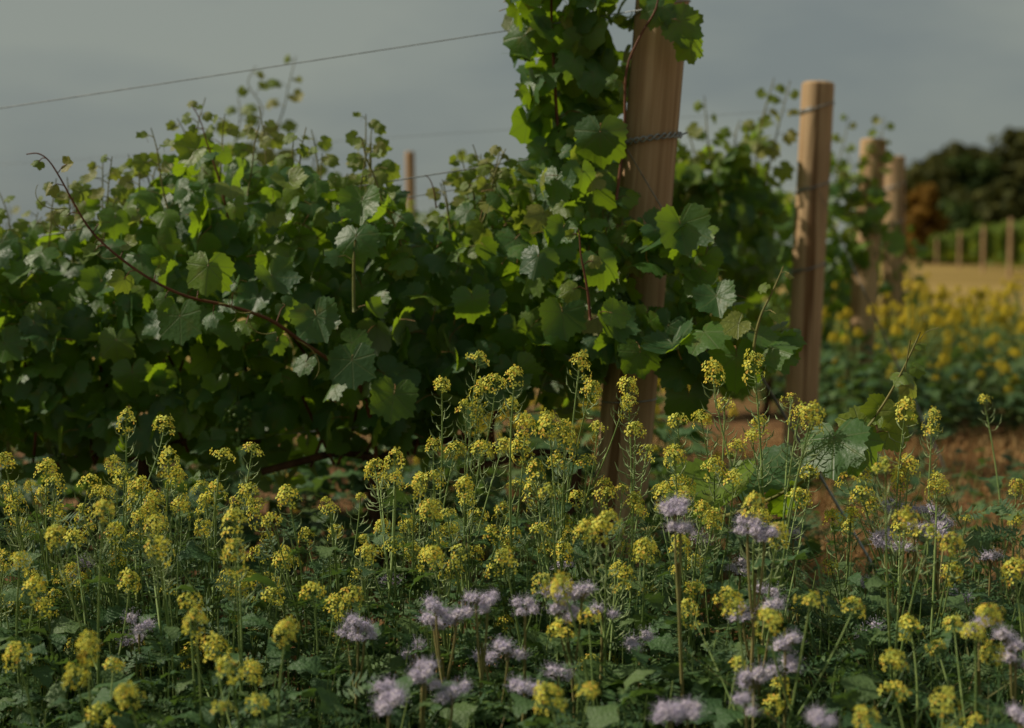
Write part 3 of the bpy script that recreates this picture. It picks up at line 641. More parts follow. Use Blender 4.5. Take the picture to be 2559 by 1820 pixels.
back_row(3, 8.0, 'grapevine climbing round the weathered leaf-covered end post', 'grapevine %s from the weathered leaf-covered end post', lambda x: 1.30 + 0.12 * math.sin(x * 4), 420, 240,
         (([(2080, 560), (2085, 450), (2100, 390), (2115, 330), (2120, 290)], .10, .10), ([(2120, 560), (2125, 480), (2130, 420), (2110, 370)], .10, .10), ([(2170, 520), (2180, 430), (2195, 380), (2205, 330), (2210, 290)], .10, .07), ([(2190, 640), (2150, 560), (2165, 480), (2150, 440)], .13, .07)))
back_row(4, 10.2, 'grapevine leaning on the pale grey-brown end post', 'grapevine %s from the pale grey-brown end post', lambda x: 1.25 + 0.12 * math.sin(x * 4 + 2), 360, 200,
         (([(2270, 640), (2262, 600), (2255, 560)], .10, .07), ([(2250, 720), (2275, 690), (2290, 640)], .12, .08)))

# ------------------------------------------------------------------ mustard
def petal_flower(b, p, n, s, mat=0):
    n = n.normalized(); x = n.cross(Vector((.3, .5, .8))).normalized(); y = n.cross(x); w0 = R.uniform(0, 1.6)
    for k in range(4):
        w = w0 + k * math.pi / 2 + R.uniform(-.12, .12); a = x * math.cos(w) + y * math.sin(w); c = n.cross(a)
        up = R.uniform(.1, .5)
        V = [p, p + a * .45 * s + c * .17 * s + n * .3 * s * up, p + a * .45 * s - c * .17 * s + n * .3 * s * up,
             p + a * .95 * s + c * .33 * s + n * .25 * s * up, p + a * .95 * s - c * .33 * s + n * .25 * s * up, p + a * 1.1 * s + n * .1 * s]
        b.add([tuple(v) for v in V], [(0, 2, 1), (1, 2, 4, 3), (3, 4, 5)], mat)
OCT = ([(1, 0, 0), (-1, 0, 0), (0, 1, 0), (0, -1, 0), (0, 0, 1.5), (0, 0, -1.5)], [(0, 2, 4), (2, 1, 4), (1, 3, 4), (3, 0, 4), (2, 0, 5), (1, 2, 5), (3, 1, 5), (0, 3, 5)])
def mustard_head(seed, nfl=30, tall=1.0):
    """unit: about 1 = 1 cm; origin at the tip of the stem, +Z along it"""
    R.seed(seed); b = MB()
    b.tube([Vector((0, 0, -2.6 * tall)), Vector((0, 0, 0.9))], [.14, .07], 5, 2)
    for i in range(nfl):
        f = i / nfl; z = 1.0 - 3.1 * tall * f ** 1.15; r = (0.55 + 1.45 * math.sin(min(1, f * 1.25 + .1) * math.pi * .62)) * R.uniform(.62, 1.15)
        a = i * 2.4 + R.uniform(-.6, .6); p = Vector((r * math.cos(a), r * math.sin(a), z + R.uniform(-.35, .3)))
        out = Vector((math.cos(a), math.sin(a), .9 - .9 * f + R.uniform(-.5, .5)))
        if f > 0.5 and R.random() < .38: continue
        petal_flower(b, p, out, R.uniform(.52, .82) * (1 - .12 * f), 0)
        b.tube([Vector((0, 0, z - .7)), p - out * .1], [.05, .045], 3, 2, False)
        b.add(*OCT, 1, Matrix.Translation(p + out.normalized() * .12) @ Matrix.Scale(.13, 4))
    for i in range(16):
        a = i * 2.4; r = .14 * math.sqrt(i) ; p = Vector((r * math.cos(a), r * math.sin(a), 1.25 - .05 * i + R.uniform(-.05, .1)))
        b.add(*OCT, 1, Matrix.Translation(p) @ Matrix.Rotation(r, 4, Vector((-math.sin(a), math.cos(a), 0))) @ Matrix.Scale(R.uniform(.14, .2), 4))
    return b.mesh('flower_head', [M_PETAL, M_BUD, M_STEM])
HEADS = [mustard_head(20 + k, n, t) for k, (n, t) in enumerate(((30, 1), (22, .8), (36, 1.25), (26, .9), (17, .7), (32, 1.1), (26, 1.45), (12, .55)))]
def pods_mesh(seed, L, n):
    """seed pods round the stem below a flower head; unit cm, origin at the head, running down -Z"""
    R.seed(seed); b = MB()
    for i in range(n):
        f = (i + .5) / n; z = -2.2 - (L - 2.2) * f; a = i * 2.4 + R.uniform(-.4, .4); d = Vector((math.cos(a), math.sin(a), 0))
        l1 = R.uniform(.7, 1.1); l2 = R.uniform(1.5, 2.5) * (.6 + .5 * f); th = R.uniform(.10, .15) * (.7 + .6 * f)
        p0 = Vector((0, 0, z)); p1 = p0 + d * l1 + Vector((0, 0, R.uniform(-.1, .25))); p2 = p1 + d * l2 * .55 + Vector((0, 0, l2 * R.uniform(.25, .6))); p3 = p2 + d * l2 * .2 + Vector((0, 0, l2 * R.uniform(.4, .7)))
        b.tube([p0, p1], [.065, .06], 3, 0, False); b.tube([p1, p1.lerp(p2, .4), p2, p3], [.05, th, th, .015], 4, 0, False)
    return b.mesh('seed_pods', [M_POD])
PODS = [pods_mesh(50 + k, L, n) for k, (L, n) in enumerate(((9, 13), (12, 17), (7, 9), (14, 22), (10, 12)))]
def mleaf_template(seed, lobes=3, wid=.34):
    rr = random.Random(seed); V, F = [], []; n = 13
    for i in range(n):
        t = i / (n - 1); w = wid * math.sin(math.pi * (0.06 + .94 * t) ** 1.25) * (1 + .42 * math.sin(t * math.pi * 2 * lobes + 1) * (1.1 - t)) + .012 + rr.uniform(-.02, .02)
        z = .12 * math.sin(t * 3) - .5 * t * t * .6; e = rr.uniform(-.05, .05)
        V += [(-w, t, z + .10 * w + e), (0, t, z), (w, t, z + .10 * w - e)]
        if i: 
            k = 3 * i; F += [(k - 3, k - 2, k + 1, k), (k - 2, k - 1, k + 2, k + 1)]
    return V, F
MLT = [mleaf_template(s, l, w) for s, l, w in ((1, 3, .30), (2, 2, .38), (3, 3.5, .24), (4, 1.5, .32))]
def simple_leaf_mesh(tp, mat, name):
    b = MB(); b.add(*tp); return b.mesh(name, [mat])
MLEAVES = [simple_leaf_mesh(t, M_MLEAF, 'leaf') for t in MLT]

def mustard_plant(heads, label, group, nleaf=5, base=None):
    """heads: list of (point, head size in cm units, wants pods)"""
    c = sum((h[0] for h in heads), Vector()) / len(heads)
    if base is None:
        bx = c.x + R.uniform(-.04, .04); by = c.y + R.uniform(-.03, .05); base = Vector((bx, by, ground(bx, by) - .02))
    t = thing('mustard_plant', base, label, 'mustard', group)
    zt = max(h[0].z for h in heads); main = max(heads, key=lambda h: h[0].z)[0]
    b = MB(); m1 = base.lerp(main, .5) + Vector((R.uniform(-.055, .055), R.uniform(-.04, .04), 0)); spine = bez(base, m1, main, 12)
    b.tube([p - base for p in spine], [.0030 - .0016 * i / 12 for i in range(13)], 6)
    nodes = []
    for h, s, pods in heads:
        if h is main: ax = (spine[-1] - spine[-2]).normalized(); 
        else:
            f = min(.8, max(.2, (h.z - base.z) / max(.05, zt - base.z) - R.uniform(.28, .5))); q = spine[int(f * 12)]
            kk = R.uniform(.35, .95); mid = Vector((h.x * kk + q.x * (1 - kk), h.y * kk + q.y * (1 - kk), q.z * .45 + h.z * .55)) ; P = bez(q, mid, h, 9)
            b.tube([p - base for p in P], [.0020 - .0008 * i / 9 for i in range(10)], 5); ax = (P[-1] - P[-2]).normalized(); nodes.append(q)
        Q = Vector((0, 0, 1)).rotation_difference(ax).to_matrix().to_4x4() @ Matrix.Rotation(R.uniform(0, 6.28), 4, 'Z')
        link('flower_head', R.choice(HEADS), t, Matrix.Translation(h - base) @ Q @ Matrix.Scale(.0108 * s, 4))
        if pods: link('seed_pods', R.choice(PODS if h is main else PODS[:3]), t, Matrix.Translation(h - base) @ Q @ Matrix.Scale(.01 * R.uniform(1.0, 1.25), 4))
    link('stem', b.mesh('stem', [M_STEM]), t)
    for k in range(nleaf):
        f = R.uniform(.12, .72); q = spine[int(f * 12)]; a = R.uniform(0, 6.28); d = Vector((math.cos(a), math.sin(a), 0))
        link('leaf', R.choice(MLEAVES), t, basis(Vector((R.uniform(-.3, .3), R.uniform(-.3, .3), 1)) - d * .3, d + Vector((0, 0, R.uniform(-.2, .5))), q - base, R.uniform(.05, .11) * (1.25 - .8 * f)))
    return t

R.seed(101)
SH = '''315,1039 412,1058 118,1165 286,1155 424,1139 10,1153 138,1208 311,1194 353,1212 441,1189 244,1228 225,1202 556,1141 630,1129 506,1218 540,1224 516,1256 621,1226 595,1256 638,1263 717,1232 823,1275 449,1263 388,1248 329,1252 207,1277 138,1277 142,1322 43,1307 508,1315 286,1322
1193,898 1104,960 1238,954 1201,969 1287,934 1275,1015 1165,1019 1197,1032 1451,898 1482,965 1571,962 1571,1003 1313,1052 1370,1048 1409,1062 1415,1088 1492,1068 1587,1074 1084,1109 986,1141 937,1164 1140,1119 1205,1119 1258,1111 1299,1111 1337,1170 1051,1196 1086,1194 1039,1225 1161,1208 1392,1153 1465,1158 1512,1212 1616,1129 1685,1133 1693,1052 1295,1214 1331,1223 1169,1253 1075,1273 1019,1302 956,1312 1193,1290 1260,1271 1439,1245 1118,1324 1228,1330 1281,1328 1398,1296 1352,1330 929,1383 1033,1375 1697,1206 1661,1225 1598,1277 1368,1371 1153,1383 1132,1413 1236,1420 1071,1391 986,1363
1781,919 1883,899 1811,1011 1751,1044 1879,1090 1899,1058 1843,1118 1976,1003 2000,1026 2032,1058 1684,1134 1785,1162 1694,1204 1833,1194 1662,1221 2171,1106 2265,1015 2327,1078 2332,1034 2271,1154 2149,1166 2108,1182 2024,1182 2251,1182 1996,1241 1785,1289 2080,1293 2127,1285 2183,1261 2151,1233 2350,1210 2545,1210 2541,1297 1905,1293
51,1400 91,1464 205,1456 24,1507 67,1495 114,1515 709,1400 685,1483 622,1448 646,1381 421,1475 839,1503 882,1483 780,1475 575,1448 323,1442 339,1345 189,1345 602,1700 98,1676 480,1633 847,1613 1131,1598 1261,1554 1513,1653 1470,1657 1568,1432 1619,1479 1736,1473 2380,1428'''
BL = '''260,1271 390,1303 587,1295 587,1369 394,1357 138,1330 473,1503 485,1542 719,1566 536,1607 571,1672 630,1668 221,1605 37,1629 187,1684 284,1664 315,1728 244,1783 288,1806 555,1775 646,1755
1374,1231 1463,1320 1520,1300 1614,1363 1260,1387 1402,1456 1359,1460 1399,1574 1470,1542 1367,1731 1474,1728 2032,1030 2213,1170 1889,1253 1944,1325 2265,1293 2322,1337 2382,1357
1718,1515 1817,1491 1840,1523 1919,1542 2025,1507 2136,1515 2273,1562 2341,1617 2384,1558 2435,1578 2478,1629 2534,1416 2234,1649 1844,1661 1950,1708 2234,1731 2155,1787 2364,1743 1935,1759 2435,1806 2471,1531'''
def parse(s): return [tuple(map(float, q.split(','))) for q in s.split()]
HP = []
for px, py in parse(SH):
    Y = 2.74 + R.uniform(-.16, .18)
    if px > 2300: Y = 3.05
    if py > 1330: Y = R.uniform(2.35, 2.75)
    HP.append([px, py, Y, R.uniform(.85, 1.1), py < 1320])
for px, py in parse(BL):
    Y = 2.30 + R.uniform(-.1, .1) if py < 1420 else 2.22 - 0.22 * (py - 1420) / 400 + R.uniform(-.12, .12)
    HP.append([px, py, Y, R.uniform(.8, 1.05), py < 1380])
HP.append([2458, 999, 3.3, .85, True])
for k in range(135):                       # the many lesser heads between them
    q = R.random()
    if q < .62: px, py = R.uniform(-80, 880), 1210 + 470 * R.random() ** 1.1
    elif q < .88: px, py = R.uniform(860, 1750), 1190 + 250 * R.random()
    else: px, py = R.uniform(1650, 2620), R.uniform(1190, 1330) if R.random() < .35 else R.uniform(1400, 1760)
    HP.append([px, py, R.uniform(2.45, 2.95), R.uniform(.5, .95), R.random() < .75])
def place_word(x, y):
    u = x / y * 3.6
    for lim, w in ((1.05, 'at the edge of the bare dry soil'), (.82, 'beside the low vine shoot over the soil'), (.62, 'in front of the flat-topped end post'), (.45, 'below the anchor wire'),
                   (.2, 'in front of the thick cracked post'), (-.15, 'below the leafy column'), (-.4, 'below the slim far post'), (-.65, 'below the red-brown cane'), (-.95, 'below the tall loose shoots')):
        if u > lim: return w
    return 'in front of the farther vines'
def mustard_label(heads, base):
    n = len(heads); z = max(h[0].z for h in heads) - base.z
    sz = 'tall' if z > .66 else 'upright' if z > .52 else 'middling' if z > .38 else 'low'
    word = ('one', 'two', 'three', 'four', 'five', 'six', 'seven')[n - 1]
    pods = sum(1 for h in heads if h[2])
    look = 'podded ' if pods == n else 'podless ' if pods == 0 else ''
    return '%s %smustard with %s %sflower head%s %s' % (sz, look, word, 'blurred ' if base.y < 2.25 else '', '' if n == 1 else 's', place_word(base.x, base.y))
HP.sort(key=lambda h: h[1]); used = [False] * len(HP)
for i, h in enumerate(HP):
    if used[i]: continue
    grp = [h]; used[i] = True; want = R.choice((2, 3, 4, 5, 6)) if h[1] < 1330 else R.choice((1, 2, 3, 4))
    cand = sorted((abs(g[0] - h[0]) + .7 * abs(g[1] - h[1]), j) for j, g in enumerate(HP) if not used[j] and abs(g[2] - h[2]) < .34 and g[1] - h[1] < 330 and abs(g[0] - h[0]) < 125)
    for _, j in cand[:want - 1]: used[j] = True; grp.append(HP[j])
    heads = [(W(a, b, c), s, pd) for a, b, c, s, pd in grp]
    c = sum((q[0] for q in heads), Vector()) / len(heads); lean = R.uniform(-.06, .06)
    bx, by = c.x + lean, c.y + R.uniform(-.03, .05); base = Vector((bx, by, ground(bx, by) - .02))
    mustard_plant(heads, mustard_label(heads, base), 'yellow mustard plants in the flower strip', R.choice((3, 4, 5, 6)), base)

# mustard farther off: one mesh each
def small_mustard(seed):
    R.seed(seed); b = MB(); H = R.uniform(.55, .78)
    hv = []
    for k in range(R.choice((6, 7, 8))):
        a = R.uniform(0, 6.28); r = R.uniform(.02, .22); hv.append(Vector((r * math.cos(a), r * math.sin(a), H * R.uniform(.42, 1))))
    for h in hv:
        b.tube(bez(Vector((0, 0, -.02)), Vector((h.x * .3, h.y * .3, h.z * .6)), h, 5), .0026, 4, 1)
        for i in range(22):
            f = i / 22; a = i * 2.4; r = .007 + .014 * math.sin(min(1, f * 1.4 + .1) * 2); d = Vector((math.cos(a), math.sin(a), .6 - .6 * f))
            petal_flower(b, h + Vector((r * math.cos(a), r * math.sin(a), .012 - .035 * f)), d, .0095, 0)
        for i in range(10):
            a = i * 2.4; z = h.z - .05 - .012 * i; f = z / h.z; p = Vector((h.x * f, h.y * f, z)); d = Vector((math.cos(a), math.sin(a), .6))
            b.tube([p, p + d * .025], [.001, .0012], 3, 1, False)
    for i in range(16):
        z = H * R.uniform(.1, .62); a = R.uniform(0, 6.28); d = Vector((math.cos(a), math.sin(a), R.uniform(-.3, .4)))
        V, F = R.choice(MLT); b.add(V, F, 2, basis(Vector((0, 0, 1)) + rv(.4) - d * .3, d, Vector((R.uniform(-.06, .06), R.uniform(-.06, .06), z)), R.uniform(.05, .09)))
    return b.mesh('mustard_plant', [M_PETALD, M_STEM, M_MLEAF])
SM = [small_mustard(300 + k) for k in range(6)]
R.seed(77)
def far_mustard(x, y, label, group, s=1.0):
    o = tag(link('mustard_plant', R.choice(SM)), label, 'mustard', group)
    o.matrix_world = Matrix.Translation((x, y, ground(x, y))) @ Matrix.Rotation(R.uniform(0, 6.28), 4, 'Z') @ Matrix.Scale(s, 4)
n = 0
while n < 190:
    y = R.uniform(6.7, 12.5); x = R.uniform(1.15, 5.0)
    if x < 1.55 + (y - 5.8) * .10: continue
    if x > 1.9 + (y - 6) * .62 and R.random() < .75: continue
    far_mustard(x, y, 'blurred yellow mustard in the thick flower patch beyond the bare end post', 'mustard in the patch beyond the end posts', R.uniform(.85, 1.25) * (1 if y < 9.5 else .85)); n += 1
for k in range(34):
    y = R.uniform(4.5, 5.2); x = R.uniform(-1.9, .75)
    far_mustard(x, y, 'mustard glimpsed through the vines between the first two rows', 'mustard between the vine rows', R.uniform(.5, .8))

# ------------------------------------------------------------------ phacelia
def phacelia_head(seed, nc=3):
    """unit cm, origin at stem tip"""
    R.seed(seed); b = MB()
    for c in range(nc):
        a0 = c * 6.28 / nc + R.uniform(-.4, .4); cr_ = R.uniform(1.2, 1.9); cc = Vector((cr_ * math.cos(a0), cr_ * math.sin(a0), R.uniform(-.7, .8))) if nc > 1 else Vector()
        b.tube(bez(Vector((0, 0, -1.6)), Vector((0, 0, -.6)), cc, 4), .14, 4, 2, False)
        for i in range(17):
            ph = math.acos(1 - 1.25 * (i + .5) / 17); a = i * 2.4; d = Vector((math.sin(ph) * math.cos(a), math.sin(ph) * math.sin(a), math.cos(ph))); p = cc + d * R.uniform(.5, .9)
            x = d.cross(Vector((.2, .4, .9))).normalized(); y = d.cross(x); s = R.uniform(.40, .52)
            for k in range(5):
                w = k * 1.2566 + i; e = x * math.cos(w) + y * math.sin(w); f = d.cross(e)
                V = [p - d * .25 * s, p + e * .55 * s + f * .32 * s + d * .25 * s, p + e * .55 * s - f * .32 * s + d * .25 * s, p + e * .98 * s + f * .22 * s + d * .4 * s, p + e * .98 * s - f * .22 * s + d * .4 * s]
                b.add([tuple(v) for v in V], [(0, 2, 1), (1, 2, 4, 3)], 0)
            for k in range(5):
                q = p + d * R.uniform(.7, 1.3) + rv(.4); g = rv(1).normalized() * .04
                b.add([tuple(p - g), tuple(p + g), tuple(q)], [(0, 1, 2)], 1)
                b.add(OCT[0], OCT[1], 1, Matrix.Translation(q) @ Matrix.Scale(.05, 4))
            b.tube([cc + d * .2, p], [.06, .12], 3, 2, False)
        for i in range(14):
            d = Vector((R.uniform(-1, 1), R.uniform(-1, 1), R.uniform(-.9, .2))).normalized(); p = cc + d * R.uniform(.5, .8)
            b.add(OCT[0], OCT[1], 2, Matrix.Translation(p) @ Matrix.Scale(.16, 4))
    return b.mesh('flower_head', [M_LILAC, M_STAMEN, M_CALYX])
PH = [phacelia_head(400 + k, n) for k, n in enumerate((4, 5, 3, 2, 3))]
def fern_mesh(seed):
    R.seed(seed); b = MB(); b.tube([Vector((0, 0, 0)), Vector((0, .5, .04)), Vector((0, 1, -.08))], [.012, .009, .004], 4, 0)
    V0, F0 = MLT[2]
    for i in range(9):
        t = .15 + .85 * i / 9
        for s in (-1, 1):
            l = .36 * math.sin(math.pi * (.15 + .8 * t)) + .05
            d = Vector((s, .45, R.uniform(-.1, .15))); b.add(V0, F0, 0, basis(Vector((0, 0, 1)) + rv(.25), d, Vector((0, t, .05 * math.sin(3 * t) - .1 * t * t)), l))
    return b.mesh('leaf', [M_PLEAF])
FERN = [fern_mesh(450 + k) for k in range(3)]
R.seed(202)
PP = '''1687,1271,2.0 1700,1320,2.0 1868,1318,2.05 1911,1338,2.05 2230,1271,2.45 2297,1275,2.4 2337,1282,2.45 2285,1326,2.35 2337,1326,2.35 2211,1349,2.4 2258,1377,2.35 2360,1306,2.5 1911,1487,2.15 1927,1523,2.05 1856,1535,2.05 1962,1609,1.95 1962,1668,1.95 1884,1696,1.9
1864,1759,1.8 1718,1779,1.8 1671,1787,1.8 2053,1802,1.75 2447,1566,2.0 2526,1605,1.9 2538,1653,1.9 2163,1456,2.55 2183,1582,2.3 1982,1338,2.6 2475,1401,2.6 2550,1795,1.8
895,1558,2.1 910,1586,2.1 870,1580,2.15 1090,1520,2.05 1139,1542,2.05 1085,1555,2.1 1190,1495,2.05 1218,1507,2.05 1312,1519,2.05 1391,1483,2.05 1454,1483,2.05 1415,1530,2.05 1505,1530,2.1 1036,1625,2.2 1214,1645,2.1 1269,1625,2.0 1056,1676,1.9 1064,1700,1.9 973,1723,1.88
973,1759,1.85 1131,1731,1.9 1312,1720,1.95 1395,1688,2.0 1600,1605,2.1 1407,1420,2.6 1678,1783,1.8 973,1455,2.65 347,1558,2.2 331,1609,2.25 205,1420,2.6 560,1640,2.5 1850,1420,2.6 1750,1350,2.7 2400,1490,2.5 1580,1750,2.2'''
PL = [[float(v) for v in q.split(',')] for q in PP.split()]
used = [False] * len(PL)
PL = [[a, b, min(2.75, c * 1.10)] for a, b, c in PL]
for i, (px, py, Y) in enumerate(PL):
    if used[i]: continue
    grp = [(px, py, Y)]; used[i] = True
    for j, g in enumerate(PL):
        if not used[j] and abs(g[0] - px) < 75 and abs(g[1] - py) < 75 and abs(g[2] - Y) < .2 and len(grp) < 3: used[j] = True; grp.append(tuple(g))
    pts = [W(*g) for g in grp]; c = sum(pts, Vector()) / len(pts)
    bx, by = c.x + R.uniform(-.05, .05), c.y + R.uniform(-.02, .06); base = Vector((bx, by, ground(bx, by) - .02))
    z = max(p.z for p in pts)
    sz = 'tall' if z > .5 else 'mid-height' if z > .36 else 'low'
    nm = ('one fuzzy flower head', 'two fuzzy flower heads', 'three fuzzy flower heads')[len(pts) - 1]
    t = thing('phacelia_plant', base, '%s phacelia with %s %s' % (sz, nm, place_word(bx, by)), 'phacelia', 'lilac phacelia among the mustard')
    b = MB(); spine = bez(base, base.lerp(c, .5) + Vector((R.uniform(-.02, .02), 0, 0)), c - Vector((0, 0, .07)), 8)
    b.tube([p - base for p in spine], [.0036 - .0012 * k / 8 for k in range(9)], 6)
    for p in pts:
        P = bez(spine[6], Vector((p.x, p.y, spine[6].z * .4 + p.z * .6)), p, 6); b.tube([q - base for q in P], .0022, 5)
        ax = (P[-1] - P[-2]).normalized() + rv(.25)
        s = R.uniform(.8, 1.05)
        link('flower_head', R.choice(PH[:3] if Y < 2.3 else PH), t, Matrix.Translation(p - base) @ Vector((0, 0, 1)).rotation_difference(ax).to_matrix().to_4x4() @ Matrix.Rotation(R.uniform(0, 6), 4, 'Z') @ Matrix.Scale(.01 * s, 4))
    link('stem', b.mesh('stem', [M_PSTEM]), t)
    for k in range(5):
        q = spine[R.randint(1, 5)]; a = R.uniform(0, 6.28); d = Vector((math.cos(a), math.sin(a), R.uniform(-.1, .5)))
        link('leaf', R.choice(FERN), t, basis(Vector((0, 0, 1)) + rv(.3) - d * .2, d, q - base, R.uniform(.07, .13)))

# ------------------------------------------------------------------ undergrowth and grasses
FLT = []
for _k in range(2):
    _b = MB(); R.seed(470 + _k)
    for _i in range(8):
        _t = .12 + .88 * _i / 8
        for _s in (-1, 1):
            _l = .34 * math.sin(math.pi * (.15 + .8 * _t)) + .05; _d = Vector((_s, .5, 0)).normalized(); _c = Vector((-_d.y, _d.x, 0)) * .05; _p = Vector((0, _t, -.25 * _t * _t)); _z = Vector((0, 0, R.uniform(-.08, .08)))
            _b.add([tuple(_p), tuple(_p + _d * _l * .5 + _c + _z), tuple(_p + _d * _l * .5 - _c + _z), tuple(_p + _d * _l + _z * 1.5)], [(0, 2, 1), (1, 2, 3)])
    FLT.append((np.concatenate(_b.v), _b.f))
def undergrowth(name, label, n, region, zmax, seed, tmpl=MLT, sizes=(.045, .10)):
    R.seed(seed); b = MB()
    FT = [(np.asarray(V), F) for V, F in tmpl]
    for k in range(n):
        x, y = region(); g = ground(x, y); H = zmax(x, y) * R.uniform(.45, 1.0); top = Vector((x + R.uniform(-.05, .05), y + R.uniform(-.05, .05), g + H)); base = Vector((x, y, g - .01))
        P = bez(base, base.lerp(top, .5) + rv(.02), top, 4); b.tube(P, [.0024, .002, .0018, .0015, .001], 3, 1, False)
        for i in range(R.randint(5, 8)):
            q = P[R.randint(1, 4)]; a = R.uniform(0, 6.28); d = Vector((math.cos(a), math.sin(a), R.uniform(-.35, .6)))
            V, F = R.choice(FT); b.add(V, F, 0, basis(Vector((0, 0, 1)) + rv(.5) - d * .35, d, q, R.uniform(*sizes)))
    tag(link(name, b.mesh(name, [M_MLEAF, M_STEM])), label, 'undergrowth', kind='stuff')
def reg1():
    while True:
        y = R.uniform(1.25, 3.15); x = R.uniform(-.42, .42) * y + R.uniform(-.15, .15)
        u = x / y
        if u > .1 and y > 2.45 and R.random() < .55: continue
        if -.22 < u < 0 and y > 2.75 and R.random() < .8: continue
        return x, y
undergrowth('undergrowth', 'dark green leafy undergrowth between the flower stems', 1700, reg1, lambda x, y: .15 + .12 * sstep(1.5, 2.3, y) + (.18 * sstep(2.2, 2.7, y) if x < -.2 else .10 * sstep(2.2, 2.6, y)), 501, MLT[:3] + FLT * 3, (.03, .075))
def reg2():
    y = R.uniform(6.6, 12.5); return R.uniform(1.5, 2.0 + (y - 5) * .55), y
undergrowth('undergrowth', 'dense green leaves under the mustard patch beyond the end posts', 700, reg2, lambda x, y: .42, 502, sizes=(.06, .12))
def reg3():
    return R.uniform(-2.2, .6), R.uniform(4.2, 5.3)
undergrowth('undergrowth', 'green cover between the first two vine rows', 160, reg3, lambda x, y: .4, 503, sizes=(.08, .14))
def reg5():
    return R.uniform(-2.2, .7), R.uniform(3.05, 4.1)
undergrowth('undergrowth', 'shaded green weeds under the first vine row', 330, reg5, lambda x, y: .24, 505, MLT[:3] + FLT, (.04, .10))
def reg4():
    y = R.uniform(2.9, 5.6); return R.uniform(.16, .48) * y, y
undergrowth('undergrowth', 'scattered green weeds on the dry soil by the end posts', 170, reg4, lambda x, y: .22, 504, MLT[:3] + FLT, (.03, .08))
def blades(name, label, n, region, h, mat, seed, w=.0022, lean=.5):
    R.seed(seed); b = MB()
    for k in range(n):
        x, y = region(); g = ground(x, y); H = R.uniform(*h); a = R.uniform(0, 6.28); d = Vector((math.cos(a), math.sin(a), 0)); c = Vector((-math.sin(a), math.cos(a), 0)) * w
        p = Vector((x, y, g - .01)); m = p + Vector((0, 0, H * .6)) + d * H * lean * .3; q = p + Vector((0, 0, H * R.uniform(.7, 1))) + d * H * lean * R.uniform(.6, 1.4)
        b.add([tuple(p - c), tuple(p + c), tuple(m + c * .8), tuple(m - c * .8), tuple(q)], [(0, 1, 2, 3), (3, 2, 4)])
    tag(link(name, b.mesh(name, [mat])), label, 'grass', kind='stuff')
def dry1():
    y = R.uniform(2.6, 7.0); return (R.uniform(-.1, .46) * y + R.uniform(-.2, .2), y)
blades('dry_grass', 'orange-brown dry grass on the bare soil by the end posts', 26000, dry1, (.03, .15), M_DRY, 601, .0022, 1.0)
def dry2():
    return R.uniform(-1.4, .4), R.uniform(3.1, 4.2)
blades('dry_grass', 'dry straw on the soil under the first vine row', 3000, dry2, (.02, .07), M_DRY, 602, .002, 1.4)
def grs():
    while True:
        y = R.uniform(1.9, 3.2); x = R.uniform(.22, .42) * y
        return x, y
blades('green_grass', 'dark green grass leaning at the edge of the dry soil', 2200, grs, (.12, .34), M_GRASS, 603, .0026, .8)
def grs2():
    y = R.uniform(1.5, 3.0); return R.uniform(-.45, .45) * y, y
blades('green_grass', 'thin grass blades among the flower stems', 3500, grs2, (.10, .28), M_GRASS, 604, .0018, .5)

# ------------------------------------------------------------------ far vineyard and trees
def far_row_mesh(seed, L=26):
    R.seed(seed); b = MB()
    for k in range(1500):
        s = L * R.random() ** 1.8; z = .45 + 1.0 * R.random() ** .8 + .18 * math.sin(s * 1.7) * R.random(); o = R.uniform(-.32, .32)
        V, F = R.choice(LOW); b.add(V, F, 0, basis(Vector((R.uniform(-.6, .4), -.8, .6)) + rv(.6), rv(1) + Vector((0, 0, -.6)), Vector((s * .5, s * .87, z)) + Vector((o, 0, 0)), R.uniform(.2, .34)))
    return b.mesh('foliage', [M_FARV])
FR = [far_row_mesh(700 + k) for k in range(3)]
R.seed(88)
FP = [(2340, 672, 595), (2397, 671, 578), (2456, 680, 565), (2523, 686, 546), (2300, 668, 606), (2600, 694, 525), (2268, 664, 612)]
fp_mesh = post_mesh(1.62, .058, 40, 3)
for k, (px, pb, ptp) in enumerate(FP):
    Y = FPX * 1.55 / (pb - ptp) * .98; p = W(px, pb, Y); g = ground(p.x, Y)
    lab = ('beside the golden tree', 'in front of the dark wood', 'in front of the dark wood', 'in front of the dark wood', 'beside the golden tree', 'in front of the dark wood', 'beside the golden tree')[k]
    o = tag(link('wooden_post', fp_mesh), 'small distant row-end post at the straw field edge ' + lab, 'post', 'distant row-end posts'); o.location = (p.x, Y, g)
    o.scale = (1, 1, (W(px, ptp, Y).z - g) / 1.62)
    t = thing('grapevine_row', (p.x + .1, Y + .4, g), 'distant sunlit vine row behind the row-end post ' + lab, 'vine row', 'distant vine rows')
    link('foliage', FR[k % 3], t)
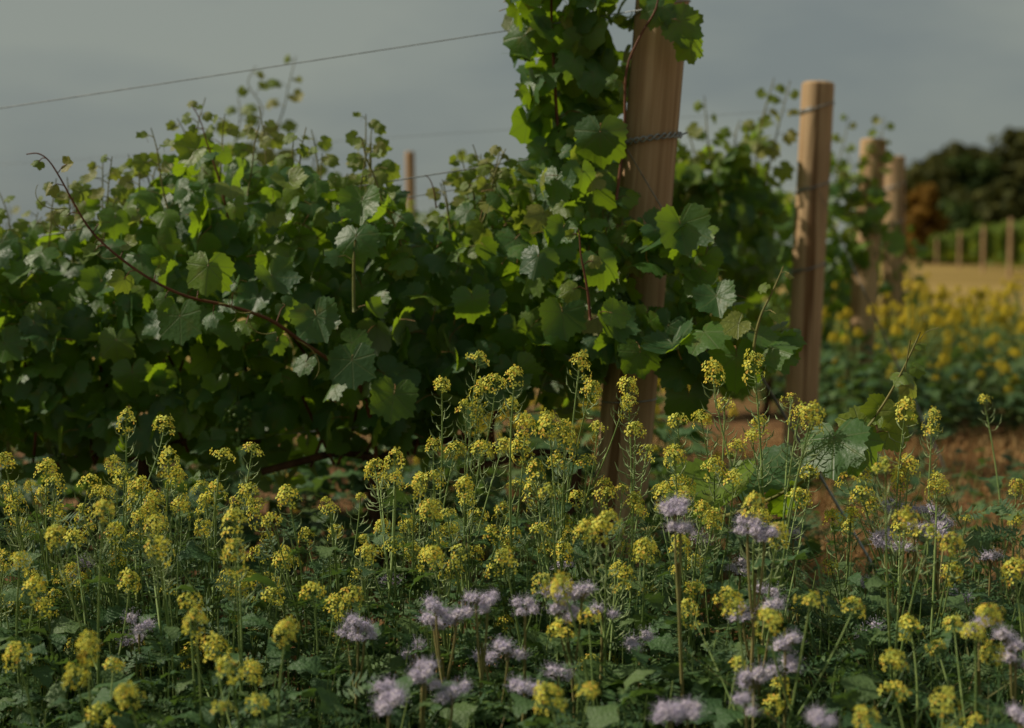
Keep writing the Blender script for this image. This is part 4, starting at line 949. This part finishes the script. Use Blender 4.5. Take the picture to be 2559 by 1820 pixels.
def tree(name, label, px, pyb, pyt, Y, rx, mat, seed, n=2600, cat='tree', leafs=.30):
    R.seed(seed); top = W(px, pyt, Y); g = ground(top.x, Y); H = top.z - g
    t = thing(name, (top.x, Y, g), label, cat, 'trees at the edge of the far field')
    b = MB(); P = [Vector((0, 0, -.1)), Vector((.1, 0, H * .25)), Vector((-.1, .1, H * .55)), Vector((.1, 0, H * .85))]
    b.tube(smooth_path(P), [.05 * H ** .9 * .3 * (1 - .85 * i / 12) for i in range(13)], 8)
    for k in range(7):
        z = H * R.uniform(.2, .7); a = R.uniform(0, 6.28); e = Vector((math.cos(a) * rx * .6, math.sin(a) * rx * .6, z + H * .18)); b.tube(bez(Vector((0, 0, z)), Vector((e.x * .4, e.y * .4, z)), e, 4), [.09, .07, .05, .04, .02], 5)
    link('trunk', b.mesh('trunk', [M_BARK]), t)
    b = MB(); cl = []
    for k in range(60):
        a = R.uniform(0, 6.28); h = R.random(); rr = rx * math.sqrt(R.random()) * (1 - .55 * max(0, h - .45) / .55); cl.append((Vector((rr * math.cos(a), rr * math.sin(a), H * (.12 + .80 * h))), rx * R.uniform(.12, .34)))
    for k in range(n):
        c, r = R.choice(cl); d = rv(1).normalized() * r * R.uniform(.55, 1.05); d.z *= .75; p = c + d; nn = d.normalized() + rv(.7); s = leafs * R.uniform(.7, 1.4)
        V, F = R.choice(LOW); b.add(V, F, 0, basis(nn, rv(1), p, s))
    link('crown', b.mesh('crown', [mat]), t)
TL = [(2320, 415, 3.2, M_TREE, 'dark olive tree standing behind the golden tree'), (2380, 372, 3.6, M_TREE, 'rounded dark olive tree behind the far vine rows'), (2440, 352, 3.8, M_TREE, 'high dark olive tree in the middle of the far wood'),
      (2505, 356, 3.6, M_TREE, 'dark tree between the highest tree and the middle of the wood'), (2580, 318, 4.4, M_TREE, 'highest dark tree of the far wood'), (2660, 300, 4.4, M_TREE, 'dark tree past the highest tree of the far wood'),
      (2275, 455, 2.4, M_TREE2, 'small dark tree next to the pale grey-brown end post'),
      (2345, 392, 3.4, M_TREE, 'dark olive tree closing the gap behind the golden tree'), (2410, 400, 3.4, M_TREE2, 'greener tree in front of the rounded dark olive tree'), (2475, 380, 3.4, M_TREE2, 'greener tree below the high dark olive tree'), (2545, 360, 3.4, M_TREE, 'dark tree just below the highest tree of the wood')]
for k, (px, pt, rx, m, l) in enumerate(TL): tree('tree', l, px, 650, pt, 86 + (k * 37 % 14), rx, m, 800 + k, 4200, leafs=.5)
for k, (px, pt, rx, l) in enumerate(((2390, 500, 2.2, 'green bush in front of the dark wood, beside the golden tree'), (2460, 480, 2.8, 'broad olive bush in front of the dark wood'), (2540, 450, 3.0, 'broad olive bush under the highest dark tree'), (2345, 540, 1.6, 'low green bush at the foot of the golden tree'))):
    tree('bush', l, px, 650, pt, 80 + k, rx, M_TREE2 if k in (0, 3) else M_TREE, 830 + k, 2600, 'bush', .5)
tree('tree', 'small golden-leaved tree at the edge of the dark wood', 2312, 650, 452, 77, 1.15, M_GOLD, 850, 2200, leafs=.34)
